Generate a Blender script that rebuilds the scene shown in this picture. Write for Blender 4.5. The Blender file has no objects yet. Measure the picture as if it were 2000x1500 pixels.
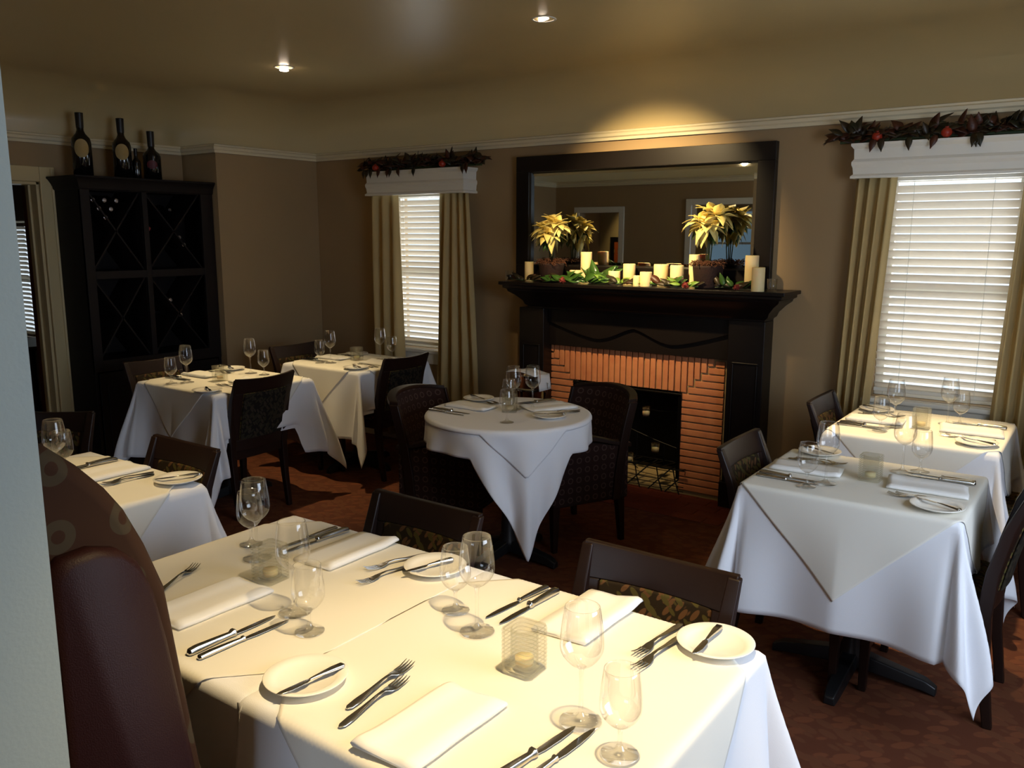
import bpy, bmesh, math, random
from mathutils import Vector, Matrix
PI = math.pi
sc = bpy.context.scene
C = sc.collection
# ------------------------------------------------------------------ camera
F = 1636.0; H = 1.65
YAW, PIT, ROLL = map(math.radians, (35.7, 10.06, -0.11))
_f = Vector((-math.sin(YAW)*math.cos(PIT), math.cos(YAW)*math.cos(PIT), -math.sin(PIT)))
_r = Vector((math.cos(YAW), math.sin(YAW), 0)); _d = _f.cross(_r)
_cr, _sr = math.cos(ROLL), math.sin(ROLL)
CR = _cr*_r + _sr*_d; CD = -_sr*_r + _cr*_d; CF = _f
cam = bpy.data.cameras.new('camera'); cam.sensor_width = 36; cam.lens = F/2000*36
cam.clip_start = 0.02; cam.clip_end = 200
co = bpy.data.objects.new('camera', cam); C.objects.link(co)
M = Matrix((CR, -CD, -CF)).transposed().to_4x4(); M.translation = (0, 0, H)
co.matrix_world = M; sc.camera = co

def ray(px, py): return CR*((px-1000)/F) + CD*((py-750)/F) + CF
def onz(px, py, z):
    r = ray(px, py); p = Vector((0, 0, H)) + r*((z-H)/r.z); return p
def ony(px, py, y):
    r = ray(px, py); return Vector((0, 0, H)) + r*(y/r.y)
def onx(px, py, x):
    r = ray(px, py); return Vector((0, 0, H)) + r*(x/r.x)

# ------------------------------------------------------------------ world, light, exposure
w = bpy.data.worlds.new('World'); sc.world = w; w.use_nodes = True
bg = w.node_tree.nodes['Background']
sky = w.node_tree.nodes.new('ShaderNodeTexSky'); sky.sky_type = 'HOSEK_WILKIE'; sky.turbidity = 9; sky.sun_direction = (0.3, -0.5, 0.8)
mx = w.node_tree.nodes.new('ShaderNodeMixRGB'); mx.inputs[0].default_value = 0.75
mx.inputs[2].default_value = (0.78, 0.88, 1, 1)
w.node_tree.links.new(sky.outputs[0], mx.inputs[1]); w.node_tree.links.new(mx.outputs[0], bg.inputs[0])
bg.inputs[1].default_value = 1.2
sc.view_settings.view_transform = 'Standard'; sc.view_settings.look = 'None'
sc.view_settings.exposure = 0.7; sc.view_settings.gamma = 1
sc.cycles.use_denoising = True
sc.cycles.max_bounces = 10; sc.cycles.transparent_max_bounces = 24; sc.cycles.transmission_bounces = 8
sc.cycles.glossy_bounces = 6; sc.cycles.diffuse_bounces = 5
sc.cycles.caustics_reflective = False; sc.cycles.caustics_refractive = False
sc.cycles.sample_clamp_indirect = 4

WARM = (1.0, 0.74, 0.38)
def spot(name, loc, aim, power, size=60, blend=0.6, col=WARM, rad=0.03):
    l = bpy.data.lights.new(name, 'SPOT'); l.energy = power; l.spot_size = math.radians(size); l.spot_blend = blend
    l.color = col; l.shadow_soft_size = rad
    o = bpy.data.objects.new(name, l); C.objects.link(o); o.location = loc
    o.rotation_euler = (Vector(aim)-Vector(loc)).to_track_quat('-Z', 'Y').to_euler(); return o
def area(name, loc, aim, sx, sy, power, col):
    l = bpy.data.lights.new(name, 'AREA'); l.shape = 'RECTANGLE'; l.size = sx; l.size_y = sy; l.energy = power; l.color = col
    o = bpy.data.objects.new(name, l); C.objects.link(o); o.location = loc
    o.rotation_euler = (Vector(aim)-Vector(loc)).to_track_quat('-Z', 'Y').to_euler(); return o
CEIL = 2.68; YW = 4.917; XL = -5.556; XR = -5.98; YF = 0.516; RAIL = 2.258; XE = 1.0; YB = -4.2
S1 = onz(555, 141, CEIL-0.03); S2 = onz(1062, 50, CEIL-0.03)
S3 = Vector((-0.55, 1.20, CEIL-0.03)); S4 = Vector((-0.62, 4.12, CEIL-0.03)); S5 = Vector((-2.75, 1.5, CEIL-0.03)); S6 = Vector((-2.6, 2.5, CEIL-0.03))
spot('spot_light', S1-Vector((0,0,.05)), (-4.45, 3.45, 0.75), 75, 62, 0.9)
spot('spot_light', S2-Vector((0,0,.05)), (-2.45, YW, 1.62), 215, 64, 1.0)
spot('spot_light', S3-Vector((0,0,.05)), (-0.85, 1.15, 0.76), 120, 62, 0.8)
spot('spot_light', S4-Vector((0,0,.05)), (-0.66, 4.05, 0.76), 130, 42, 0.8)
spot('spot_light', S5-Vector((0,0,.05)), (-2.75, 1.4, 0.76), 50, 60, 0.8)
spot('spot_light', S6-Vector((0,0,.05)), (-2.6, 3.2, 0.4), 9, 80, 1.0)  # weak fill added to lift the round table, no known fixture there
DAY = (0.72, 0.86, 1.0)
area('window_daylight', (XE+0.03, 2.1, 1.5), (-2.2, 3.0, 0.5), 1.6, 1.3, 25, (0.68, 0.81, 1.0))
area('window_daylight', (-0.6, YB-0.03, 1.5), (-0.8, 3, 0.8), 2.2, 1.4, 38, (0.68, 0.82, 1.0))
for wx, ww in ((-4.42, 0.62), (-0.68, 0.8)):
    area('window_daylight', (wx, YW+0.38, 1.4), (wx, 0, 1.3), ww, 1.1, 9, (0.95, 0.97, 1))

# ------------------------------------------------------------------ helpers
def lin(r, g, b): return tuple(((c/255)/12.92 if c/255 <= 0.04045 else ((c/255+0.055)/1.055)**2.4) for c in (r, g, b)) + (1,)
MATS = {}
def mat(name, col, rough=0.6, metal=0.0, spec=0.4, noise=None, bump=0.0, bscale=200, **kw):
    m = bpy.data.materials.new(name); m.use_nodes = True; nt = m.node_tree; p = nt.nodes['Principled BSDF']
    p.inputs['Base Color'].default_value = col; p.inputs['Roughness'].default_value = rough
    p.inputs['Metallic'].default_value = metal; p.inputs['Specular IOR Level'].default_value = spec
    tc = nt.nodes.new('ShaderNodeTexCoord')
    if noise:
        sc_, amt, col2 = noise
        n = nt.nodes.new('ShaderNodeTexNoise'); n.inputs['Scale'].default_value = sc_; n.inputs['Detail'].default_value = 6
        nt.links.new(tc.outputs['Object'], n.inputs['Vector'])
        mxn = nt.nodes.new('ShaderNodeMixRGB'); mxn.inputs[1].default_value = col; mxn.inputs[2].default_value = col2
        rp = nt.nodes.new('ShaderNodeMapRange'); rp.inputs[1].default_value = 0.5-amt; rp.inputs[2].default_value = 0.5+amt
        nt.links.new(n.outputs['Fac'], rp.inputs[0]); nt.links.new(rp.outputs[0], mxn.inputs[0]); nt.links.new(mxn.outputs[0], p.inputs['Base Color'])
    if bump:
        n2 = nt.nodes.new('ShaderNodeTexNoise'); n2.inputs['Scale'].default_value = bscale; n2.inputs['Detail'].default_value = 3
        nt.links.new(tc.outputs['Object'], n2.inputs['Vector'])
        b = nt.nodes.new('ShaderNodeBump'); b.inputs['Strength'].default_value = bump; b.inputs['Distance'].default_value = 0.002
        nt.links.new(n2.outputs['Fac'], b.inputs['Height']); nt.links.new(b.outputs[0], p.inputs['Normal'])
    for k, v in kw.items(): p.inputs[k.replace('_', ' ')].default_value = v
    MATS[name] = m; return m
mat('wall_paint', lin(160, 134, 98), 0.7, noise=(3, .4, lin(152, 127, 92)), bump=.15, bscale=90)
mat('cream_paint', lin(194, 174, 128), 0.35, spec=0.35, noise=(2, .4, lin(188, 168, 122)), bump=.05, bscale=60)
mat('rail_paint', lin(215, 203, 172), 0.35)
mat('trim_white', lin(226, 222, 210), 0.35)
mat('jamb_paint', lin(158, 168, 164), 0.6, bump=.2, bscale=150)
mat('door_trim_paint', lin(196, 178, 135), 0.4)
mat('red_wood', lin(110, 48, 24), 0.3, noise=(8, .3, lin(84, 32, 16)))
mat('cloth', lin(231, 232, 237), 0.85, spec=.15, bump=.12, bscale=500)
mat('napkin_cloth', lin(238, 236, 232), 0.9, spec=.1, bump=.1, bscale=500)
mat('dark_wood', lin(36, 19, 13), 0.4, spec=.35, noise=(6, .3, lin(28, 15, 11)))
mat('mantel_wood', lin(20, 14, 12), 0.36, spec=.35, noise=(5, .3, lin(16, 11, 10)))
mat('cabinet_wood', lin(19, 13, 12), 0.55, spec=.2, noise=(7, .3, lin(18, 12, 11)))
mat('cabinet_lattice', lin(23, 16, 14), 0.55, spec=.2)
mat('black_inside', lin(10, 8, 9), 0.8)
mat('table_base', lin(26, 26, 28), 0.35, spec=.5)
mat('leather', lin(36, 12, 11), 0.5, spec=.2, bump=.3, bscale=420)
mat('brick', lin(188, 122, 80), 0.75, noise=(14, .3, lin(168, 98, 62)), bump=.5, bscale=120)
mat('mortar', lin(120, 96, 72), 0.9)
mat('brick_joint', lin(150, 128, 90), 0.9)
mat('mirror', (0.82, 0.85, 0.80, 1), 0.015, 1.0)
mat('steel', (0.62, 0.61, 0.58, 1), 0.16, 1.0)
mat('chrome', (0.75, 0.75, 0.76, 1), 0.08, 1.0)
mat('wax', lin(236, 214, 162), 0.5, Subsurface_Weight=0.25)
mat('wick', lin(20, 16, 14), 0.9)
mat('green_leaf', lin(62, 96, 38), 0.3, spec=.5, noise=(20, .3, lin(38, 68, 26)))
mat('light_green_leaf', lin(120, 150, 60), 0.4, noise=(20, .3, lin(86, 122, 44)))
mat('dark_leaf', lin(36, 46, 30), 0.4, noise=(18, .35, lin(58, 32, 18)))
mat('brown_leaf', lin(80, 42, 22), 0.45, noise=(15, .35, lin(58, 28, 18)))
mat('bract', lin(238, 222, 148), 0.55, noise=(30, .3, lin(226, 204, 112)))
mat('bract_centre', lin(190, 150, 50), 0.6)
mat('stem', lin(52, 66, 34), 0.6)
mat('moss', lin(104, 62, 38), 0.95, noise=(60, .3, lin(60, 34, 22)))
mat('pot_brown', lin(46, 22, 17), 0.8, noise=(40, .3, lin(30, 15, 12)), bump=1, bscale=80)
mat('pomegranate', lin(170, 52, 30), 0.4, noise=(12, .3, lin(130, 34, 22)))
mat('berry', lin(140, 50, 46), 0.5, noise=(20, .3, lin(96, 36, 30)))
mat('black_metal', lin(16, 15, 15), 0.35, 0.6)
mat('terracotta', lin(118, 54, 34), 0.5, noise=(6, .4, lin(92, 38, 24)))
mat('grout', lin(132, 84, 58), 0.9)
mat('stone_floor', lin(150, 130, 92), 0.8)
mat('bottle_glass', lin(9, 8, 8), 0.12, spec=.6)
mat('bottle_foil', lin(18, 14, 16), 0.35)
mat('bottle_label', lin(165, 148, 108), 0.7, noise=(14, .2, lin(160, 130, 70)))
mat('red_label', lin(84, 16, 22), 0.5)
mat('foil_end', lin(150, 140, 136), 0.3, 0.6)
mat('red_foil_end', lin(130, 50, 50), 0.35, 0.3)
mat('art_frame', lin(14, 11, 11), 0.4)
mat('outside_wall', lin(150, 140, 128), 0.9)
mat('outside_grey', lin(110, 130, 146), 0.9)
mat('porcelain', lin(244, 240, 230), 0.18, spec=.6)
mat('curtain', lin(188, 166, 118), 0.85, noise=(5, .4, lin(178, 154, 104)), bump=.3, bscale=400)
mat('lining', lin(225, 220, 205), 0.85)

def nodes(name):
    m = bpy.data.materials.new(name); m.use_nodes = True; nt = m.node_tree
    return m, nt, nt.nodes['Principled BSDF'], nt.nodes, nt.links
def glassy(name, tint, base, edge, rough=0.02):
    m, nt, p, N, L = nodes(name); N.remove(p); out = N['Material Output']
    tr = N.new('ShaderNodeBsdfTransparent'); tr.inputs[0].default_value = tint
    gl = N.new('ShaderNodeBsdfGlossy'); gl.inputs['Roughness'].default_value = rough; gl.inputs[0].default_value = (1, 1, 1, 1)
    lw = N.new('ShaderNodeLayerWeight'); lw.inputs[0].default_value = 0.25
    mr = N.new('ShaderNodeMapRange'); mr.inputs[3].default_value = base; mr.inputs[4].default_value = edge
    L.new(lw.outputs['Facing'], mr.inputs[0])
    mixs = N.new('ShaderNodeMixShader'); L.new(mr.outputs[0], mixs.inputs[0]); L.new(tr.outputs[0], mixs.inputs[1]); L.new(gl.outputs[0], mixs.inputs[2])
    # thin walls swallow a little more light at grazing angles
    cr = N.new('ShaderNodeMixRGB'); cr.inputs[1].default_value = tint; cr.inputs[2].default_value = (tint[0]*.55, tint[1]*.55, tint[2]*.52, 1)
    pw = N.new('ShaderNodeMath'); pw.operation = 'POWER'; pw.inputs[1].default_value = 3; L.new(lw.outputs['Facing'], pw.inputs[0]); L.new(pw.outputs[0], cr.inputs[0]); L.new(cr.outputs[0], tr.inputs[0])
    L.new(mixs.outputs[0], out.inputs[0]); MATS[name] = m
glassy('glass', (0.99, 0.99, 0.985, 1), 0.035, 0.8)
glassy('pane', (0.93, 0.95, 0.95, 1), 0.04, 0.5)
def cutglass():
    m, nt, p, N, L = nodes('cut_glass'); out = N['Material Output']
    p.inputs['Base Color'].default_value = (0.93, 0.92, 0.88, 1); p.inputs['Roughness'].default_value = 0.12
    p.inputs['Transmission Weight'].default_value = 0.0; p.inputs['Specular IOR Level'].default_value = 0.8
    tr = N.new('ShaderNodeBsdfTransparent'); tr.inputs[0].default_value = (0.97, 0.97, 0.94, 1)
    gl = N.new('ShaderNodeBsdfGlossy'); gl.inputs['Roughness'].default_value = 0.08
    tl = N.new('ShaderNodeBsdfTranslucent'); tl.inputs[0].default_value = (0.9, 0.88, 0.8, 1)
    m1 = N.new('ShaderNodeMixShader'); m1.inputs[0].default_value = 0.45; L.new(tl.outputs[0], m1.inputs[1]); L.new(gl.outputs[0], m1.inputs[2])
    m2 = N.new('ShaderNodeMixShader'); m2.inputs[0].default_value = 0.2; L.new(tr.outputs[0], m2.inputs[1]); L.new(m1.outputs[0], m2.inputs[2])
    L.new(m2.outputs[0], out.inputs[0]); MATS['cut_glass'] = m
cutglass()
def blind_mat():
    m, nt, p, N, L = nodes('blind_slat'); out = N['Material Output']
    p.inputs['Base Color'].default_value = lin(232, 228, 218); p.inputs['Roughness'].default_value = .5
    tl = N.new('ShaderNodeBsdfTranslucent'); tl.inputs[0].default_value = lin(235, 222, 205)
    m1 = N.new('ShaderNodeMixShader'); m1.inputs[0].default_value = 0.3; L.new(p.outputs[0], m1.inputs[1]); L.new(tl.outputs[0], m1.inputs[2]); L.new(m1.outputs[0], out.inputs[0]); MATS['blind_slat'] = m
blind_mat()
def emis(name, col, st):
    m, nt, p, N, L = nodes(name); p.inputs['Emission Color'].default_value = col; p.inputs['Emission Strength'].default_value = st; MATS[name] = m
emis('bulb', (1, 0.8, 0.62, 1), 14)
def leaf_fabric(name, c0, c1, c2, scale=22, flat=False):
    m, nt, p, N, L = nodes(name); tc = N.new('ShaderNodeTexCoord')
    def chain(ang):
        r_ = N.new('ShaderNodeMapping'); r_.inputs['Rotation'].default_value = (0, 0, ang*1.6) if flat else (0, ang, ang*.7); L.new(tc.outputs['Object'], r_.inputs[0])
        q_ = N.new('ShaderNodeMapping'); q_.inputs['Scale'].default_value = (2.6, 1.3, 1); L.new(r_.outputs[0], q_.inputs[0]); return q_
    mp = chain(.55); mp2 = chain(-.75)
    outs = []
    for q in (mp, mp2):
        v = N.new('ShaderNodeTexVoronoi'); v.inputs['Scale'].default_value = scale; L.new(q.outputs[0], v.inputs[0])
        r = N.new('ShaderNodeValToRGB'); r.color_ramp.elements[0].color = (1, 1, 1, 1); r.color_ramp.elements[1].color = (0, 0, 0, 1); r.color_ramp.elements[0].position = .40; r.color_ramp.elements[1].position = .46
        L.new(v.outputs['Distance'], r.inputs[0]); outs.append(r)
    a = N.new('ShaderNodeMixRGB'); a.inputs[1].default_value = c0; a.inputs[2].default_value = c1; L.new(outs[0].outputs[0], a.inputs[0])
    b = N.new('ShaderNodeMixRGB'); b.inputs[2].default_value = c2; L.new(a.outputs[0], b.inputs[1]); L.new(outs[1].outputs[0], b.inputs[0])
    L.new(b.outputs[0], p.inputs['Base Color']); p.inputs['Roughness'].default_value = .8; p.inputs['Specular IOR Level'].default_value = .2; MATS[name] = m
leaf_fabric('carpet', lin(92, 51, 33), lin(110, 63, 40), lin(101, 60, 39), 9, True)
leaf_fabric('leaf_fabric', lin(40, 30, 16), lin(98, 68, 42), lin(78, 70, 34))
leaf_fabric('leaf_fabric_shaded', lin(20, 15, 12), lin(50, 42, 32), lin(42, 38, 26))  # darker copy of leaf_fabric: shade on the chair rears put into the colours
def ring_fabric(name, c0, c1, pitch, axes, r0=.26, r1=.36):
    m, nt, p, N, L = nodes(name); tc = N.new('ShaderNodeTexCoord'); sep = N.new('ShaderNodeSeparateXYZ'); L.new(tc.outputs['Object'], sep.inputs[0])
    fr = []
    for ax in axes:
        d = N.new('ShaderNodeMath'); d.operation = 'DIVIDE'; d.inputs[1].default_value = pitch; L.new(sep.outputs[ax], d.inputs[0])
        f = N.new('ShaderNodeMath'); f.operation = 'FRACT'; L.new(d.outputs[0], f.inputs[0])
        s = N.new('ShaderNodeMath'); s.operation = 'SUBTRACT'; s.inputs[1].default_value = .5; L.new(f.outputs[0], s.inputs[0])
        q = N.new('ShaderNodeMath'); q.operation = 'MULTIPLY'; L.new(s.outputs[0], q.inputs[0]); L.new(s.outputs[0], q.inputs[1]); fr.append(q)
    ad = N.new('ShaderNodeMath'); ad.operation = 'ADD'; L.new(fr[0].outputs[0], ad.inputs[0]); L.new(fr[1].outputs[0], ad.inputs[1])
    sq = N.new('ShaderNodeMath'); sq.operation = 'SQRT'; L.new(ad.outputs[0], sq.inputs[0])
    a = N.new('ShaderNodeMath'); a.operation = 'GREATER_THAN'; a.inputs[1].default_value = r0; b = N.new('ShaderNodeMath'); b.operation = 'LESS_THAN'; b.inputs[1].default_value = r1
    L.new(sq.outputs[0], a.inputs[0]); L.new(sq.outputs[0], b.inputs[0]); mu = N.new('ShaderNodeMath'); mu.operation = 'MULTIPLY'; L.new(a.outputs[0], mu.inputs[0]); L.new(b.outputs[0], mu.inputs[1])
    mxx = N.new('ShaderNodeMixRGB'); mxx.inputs[1].default_value = c0; mxx.inputs[2].default_value = c1; L.new(mu.outputs[0], mxx.inputs[0]); L.new(mxx.outputs[0], p.inputs['Base Color'])
    p.inputs['Roughness'].default_value = .85; p.inputs['Specular IOR Level'].default_value = .15; MATS[name] = m
ring_fabric('ring_fabric', lin(44, 28, 25), lin(72, 55, 50), 0.052, (1, 2), .2, .32)
ring_fabric('ring_fabric_back', lin(44, 28, 25), lin(72, 55, 50), 0.052, (0, 2), .2, .32)
ring_fabric('settee_fabric', lin(50, 31, 20), lin(59, 50, 37), 0.105, (1, 2), .10, .25)
def top_cloth_mat():
    m, nt, p, N, L = nodes('top_cloth'); p.inputs['Roughness'].default_value = .8; p.inputs['Specular IOR Level'].default_value = .2
    uv = N.new('ShaderNodeUVMap'); uv.uv_map = 'UVMap'; sep = N.new('ShaderNodeSeparateXYZ'); L.new(uv.outputs[0], sep.inputs[0])
    def M_(op, a, b=None):
        n = N.new('ShaderNodeMath'); n.operation = op
        for i, x in enumerate((a, b)):
            if x is None: continue
            if isinstance(x, (int, float)): n.inputs[i].default_value = x
            else: L.new(x, n.inputs[i])
        return n.outputs[0]
    hem = None; crease = None
    for ax, ot in ((0, 1), (1, 0)):
        c_ = M_('ABSOLUTE', M_('SUBTRACT', sep.outputs[ax], .5)); band = M_('MULTIPLY', M_('GREATER_THAN', c_, .476), M_('LESS_THAN', c_, .484))
        st = M_('GREATER_THAN', M_('FRACT', M_('MULTIPLY', sep.outputs[ot], 90.0)), .5); q = M_('MULTIPLY', band, st); hem = q if hem is None else M_('MAXIMUM', hem, q)
        for pos in (0.0, .25):
            k = M_('SUBTRACT', 1.0, M_('MINIMUM', M_('MULTIPLY', M_('ABSOLUTE', M_('SUBTRACT', c_, pos)), 160.0), 1.0)); crease = k if crease is None else M_('MAXIMUM', crease, k)
    mc = N.new('ShaderNodeMixRGB'); mc.inputs[1].default_value = lin(233, 229, 218); mc.inputs[2].default_value = lin(176, 170, 160); L.new(hem, mc.inputs[0]); L.new(mc.outputs[0], p.inputs['Base Color'])
    b = N.new('ShaderNodeBump'); b.inputs['Strength'].default_value = .5; b.inputs['Distance'].default_value = .0015; L.new(crease, b.inputs['Height']); L.new(b.outputs[0], p.inputs['Normal']); MATS['top_cloth'] = m
top_cloth_mat()
def art_mat():
    m, nt, p, N, L = nodes('art_print'); tc = N.new('ShaderNodeTexCoord'); sep = N.new('ShaderNodeSeparateXYZ'); L.new(tc.outputs['Object'], sep.inputs[0])
    fr = []
    for ax, pt in ((0, .12), (2, .16)):
        d = N.new('ShaderNodeMath'); d.operation = 'DIVIDE'; d.inputs[1].default_value = pt; L.new(sep.outputs[ax], d.inputs[0])
        f = N.new('ShaderNodeMath'); f.operation = 'FRACT'; L.new(d.outputs[0], f.inputs[0]); s = N.new('ShaderNodeMath'); s.operation = 'SUBTRACT'; s.inputs[1].default_value = .5; L.new(f.outputs[0], s.inputs[0])
        q = N.new('ShaderNodeMath'); q.operation = 'MULTIPLY'; L.new(s.outputs[0], q.inputs[0]); L.new(s.outputs[0], q.inputs[1]); fr.append(q)
    ad = N.new('ShaderNodeMath'); ad.operation = 'ADD'; L.new(fr[0].outputs[0], ad.inputs[0]); L.new(fr[1].outputs[0], ad.inputs[1])
    sq = N.new('ShaderNodeMath'); sq.operation = 'SQRT'; L.new(ad.outputs[0], sq.inputs[0])
    r = N.new('ShaderNodeValToRGB'); cr = r.color_ramp; cr.interpolation = 'CONSTANT'
    cr.elements[0].color = lin(200, 150, 70); cr.elements[1].position = .18; cr.elements[1].color = lin(40, 24, 18)
    for ps, c in ((.24, lin(220, 170, 110)), (.32, lin(60, 26, 16)), (.36, lin(190, 90, 40))):
        e = cr.elements.new(ps); e.color = c
    L.new(sq.outputs[0], r.inputs[0]); L.new(r.outputs[0], p.inputs['Base Color']); MATS['art_print'] = m
art_mat()

# ------------------------------------------------------------------ mesh helpers
class MB:
    def __init__(s): s.bm = bmesh.new()
    def box(s, a, b, rot=None):
        x0, y0, z0 = a; x1, y1, z1 = b
        vs = [Vector(v) for v in ((x0,y0,z0),(x1,y0,z0),(x1,y1,z0),(x0,y1,z0),(x0,y0,z1),(x1,y0,z1),(x1,y1,z1),(x0,y1,z1))]
        if rot: vs = [rot @ v for v in vs]
        vv = [s.bm.verts.new(v) for v in vs]
        for f in ((0,3,2,1),(4,5,6,7),(0,1,5,4),(1,2,6,5),(2,3,7,6),(3,0,4,7)): s.bm.faces.new([vv[i] for i in f])
        return s
    def cbox(s, c, sz, rot=None):
        c = Vector(c); h = Vector(sz)/2; R = rot.to_4x4() if rot else Matrix()
        return s.box(-h, h, Matrix.Translation(c) @ R)
    def lathe(s, prof, c=(0,0,0), n=24, ax=None, cap=False):
        c = Vector(c); R = ax if ax else Matrix.Identity(3); rings = []
        for r, z in prof:
            if r < 1e-6: rings.append([s.bm.verts.new(c + R @ Vector((0,0,z)))])
            else: rings.append([s.bm.verts.new(c + R @ Vector((r*math.cos(2*PI*i/n), r*math.sin(2*PI*i/n), z))) for i in range(n)])
        for a, b in zip(rings, rings[1:]):
            for i in range(n):
                j = (i+1) % n
                if len(a) == 1 and len(b) == 1: continue
                if len(a) == 1: s.bm.faces.new((a[0], b[j], b[i]))
                elif len(b) == 1: s.bm.faces.new((a[i], a[j], b[0]))
                else: s.bm.faces.new((a[i], a[j], b[j], b[i]))
        if cap:
            if len(rings[0]) > 1: s.bm.faces.new(rings[0][::-1])
            if len(rings[-1]) > 1: s.bm.faces.new(rings[-1])
        return s
    def tube(s, pts, r, n=8, caps=True):
        pts = [Vector(p) for p in pts]; rings = []
        rr = r if isinstance(r, (list, tuple)) else [r]*len(pts)
        up = Vector((0.13, 0.31, 0.94))
        for i, p in enumerate(pts):
            t = (pts[min(i+1, len(pts)-1)] - pts[max(i-1, 0)]).normalized()
            u = t.cross(up)
            if u.length < 1e-3: u = t.cross(Vector((1,0,0)))
            u.normalize(); v = t.cross(u)
            rings.append([s.bm.verts.new(p + (u*math.cos(2*PI*k/n) + v*math.sin(2*PI*k/n))*rr[i]) for k in range(n)])
        for a, b in zip(rings, rings[1:]):
            for i in range(n): s.bm.faces.new((a[i], a[(i+1)%n], b[(i+1)%n], b[i]))
        if caps: s.bm.faces.new(rings[0][::-1]); s.bm.faces.new(rings[-1])
        return s
    def loft(s, rings, closed=True, caps=True):
        vr = [[s.bm.verts.new(Vector(p)) for p in r] for r in rings]; n = len(vr[0])
        for a, b in zip(vr, vr[1:]):
            for i in range(n if closed else n-1): s.bm.faces.new((a[i], a[(i+1)%n], b[(i+1)%n], b[i]))
        if caps and closed: s.bm.faces.new(vr[0][::-1]); s.bm.faces.new(vr[-1])
        return s
    def prism(s, poly, f0, f1):   # poly of 2D points, f0/f1 map (u,v)->3D
        return s.loft([[f0(*p) for p in poly], [f1(*p) for p in poly]])
    def grid(s, nu, nv, f, smooth=True):
        vv = [[s.bm.verts.new(Vector(f(i/nu, j/nv))) for j in range(nv+1)] for i in range(nu+1)]
        ul = s.bm.loops.layers.uv.verify()
        for i in range(nu):
            for j in range(nv):
                fc_ = s.bm.faces.new((vv[i][j], vv[i+1][j], vv[i+1][j+1], vv[i][j+1]))
                for lp_, (a_, b_) in zip(fc_.loops, ((i, j), (i+1, j), (i+1, j+1), (i, j+1))): lp_[ul].uv = (a_/nu, b_/nv)
        return s
    def sphere(s, c, r, n=12, sq=(1,1,1)):
        c = Vector(c); m = Matrix.Translation(c) @ Matrix.Diagonal((r*sq[0], r*sq[1], r*sq[2], 1))
        bmesh.ops.create_uvsphere(s.bm, u_segments=n, v_segments=max(6, n*2//3), radius=1, matrix=m); return s
    def make(s, name, m, parent=None, bevel=0, smooth=False, seg=2):
        bmesh.ops.recalc_face_normals(s.bm, faces=s.bm.faces)
        me = bpy.data.meshes.new(name); s.bm.to_mesh(me); s.bm.free()
        if smooth:
            for p in me.polygons: p.use_smooth = True
        me.materials.append(MATS[m]); o = bpy.data.objects.new(name, me); C.objects.link(o)
        if parent: o.parent = parent
        if bevel:
            b = o.modifiers.new('bevel', 'BEVEL'); b.width = bevel; b.segments = seg; b.limit_method = 'ANGLE'; b.angle_limit = math.radians(40)
            if smooth: pass
        if smooth == 'auto' or (bevel and not smooth):
            for p in me.polygons: p.use_smooth = True
            o.modifiers.new('wn', 'WEIGHTED_NORMAL')
            # keep hard edges
            try:
                for e in me.edges: pass
            except Exception: pass
        return o
def thing(name, label, cat, loc=(0,0,0), rz=0, group=None):
    o = bpy.data.objects.new(name, None); C.objects.link(o); o.location = loc; o.rotation_euler = (0,0,rz)
    o.empty_display_size = .05
    return tag(o, label, cat, group)
def tag(o, label, cat, group=None):
    o['label'] = label; o['category'] = cat
    if group: o['group'] = group
    return o
def struct(o): o['kind'] = 'structure'; return o
KIDS = {}
def dup(root, loc, rz, label, group=None, name=None):
    def cp(o, par):
        c = o.copy(); C.objects.link(c); c.parent = par
        for ch in list(o.children): cp(ch, c)
        return c
    if not root.get('_used'):
        root['_used'] = 1; r = root
    else: r = cp(root, None)
    r.location = loc
    if isinstance(rz, (tuple, list)): r.rotation_euler = rz
    else: r.rotation_euler = (0, 0, rz)
    r['label'] = label
    if group: r['group'] = group
    return r
# ------------------------------------------------------------------ room shell
YJ = 3.937; YO = YF-0.14
W1 = (-4.72, -4.06); W2 = (-1.06, -0.40); WZ = (0.77, 1.98)
FB = (-2.965, -2.182); FBZ = 0.67
def wall_holes(name, m, plane, lo, hi, z0, z1, t0, t1, holes):
    """wall slab: plane 'y' (runs along x) or 'x' (runs along y); holes = (a, b, za, zb)"""
    us = sorted({lo, hi, *[h[0] for h in holes], *[h[1] for h in holes]})
    zs = sorted({z0, z1, *[h[2] for h in holes], *[h[3] for h in holes]})
    b = MB()
    solid = lambda u, z: not any(h[0] < u < h[1] and h[2] < z < h[3] for h in holes)
    nu, nz = len(us)-1, len(zs)-1
    S = [[solid((us[i]+us[i+1])/2, (zs[k]+zs[k+1])/2) for k in range(nz)] for i in range(nu)]
    P = (lambda u, t, z: (u, t, z)) if plane == 'y' else (lambda u, t, z: (t, u, z))
    cache = {}
    def v(i, k, t):
        if (i, k, t) not in cache: cache[(i, k, t)] = b.bm.verts.new(P(us[i], t, zs[k]))
        return cache[(i, k, t)]
    g = lambda i, k: 0 <= i < nu and 0 <= k < nz and S[i][k]
    for i in range(nu):
        for k in range(nz):
            if not S[i][k]: continue
            for t in (t0, t1): b.bm.faces.new((v(i,k,t), v(i+1,k,t), v(i+1,k+1,t), v(i,k+1,t)))
            for ok, e in ((g(i-1,k), ((i,k),(i,k+1))), (g(i+1,k), ((i+1,k),(i+1,k+1))), (g(i,k-1), ((i,k),(i+1,k))), (g(i,k+1), ((i,k+1),(i+1,k+1)))):
                if not ok: b.bm.faces.new((v(*e[0],t0), v(*e[1],t0), v(*e[1],t1), v(*e[0],t1)))
    return struct(b.make(name, m))
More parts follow.
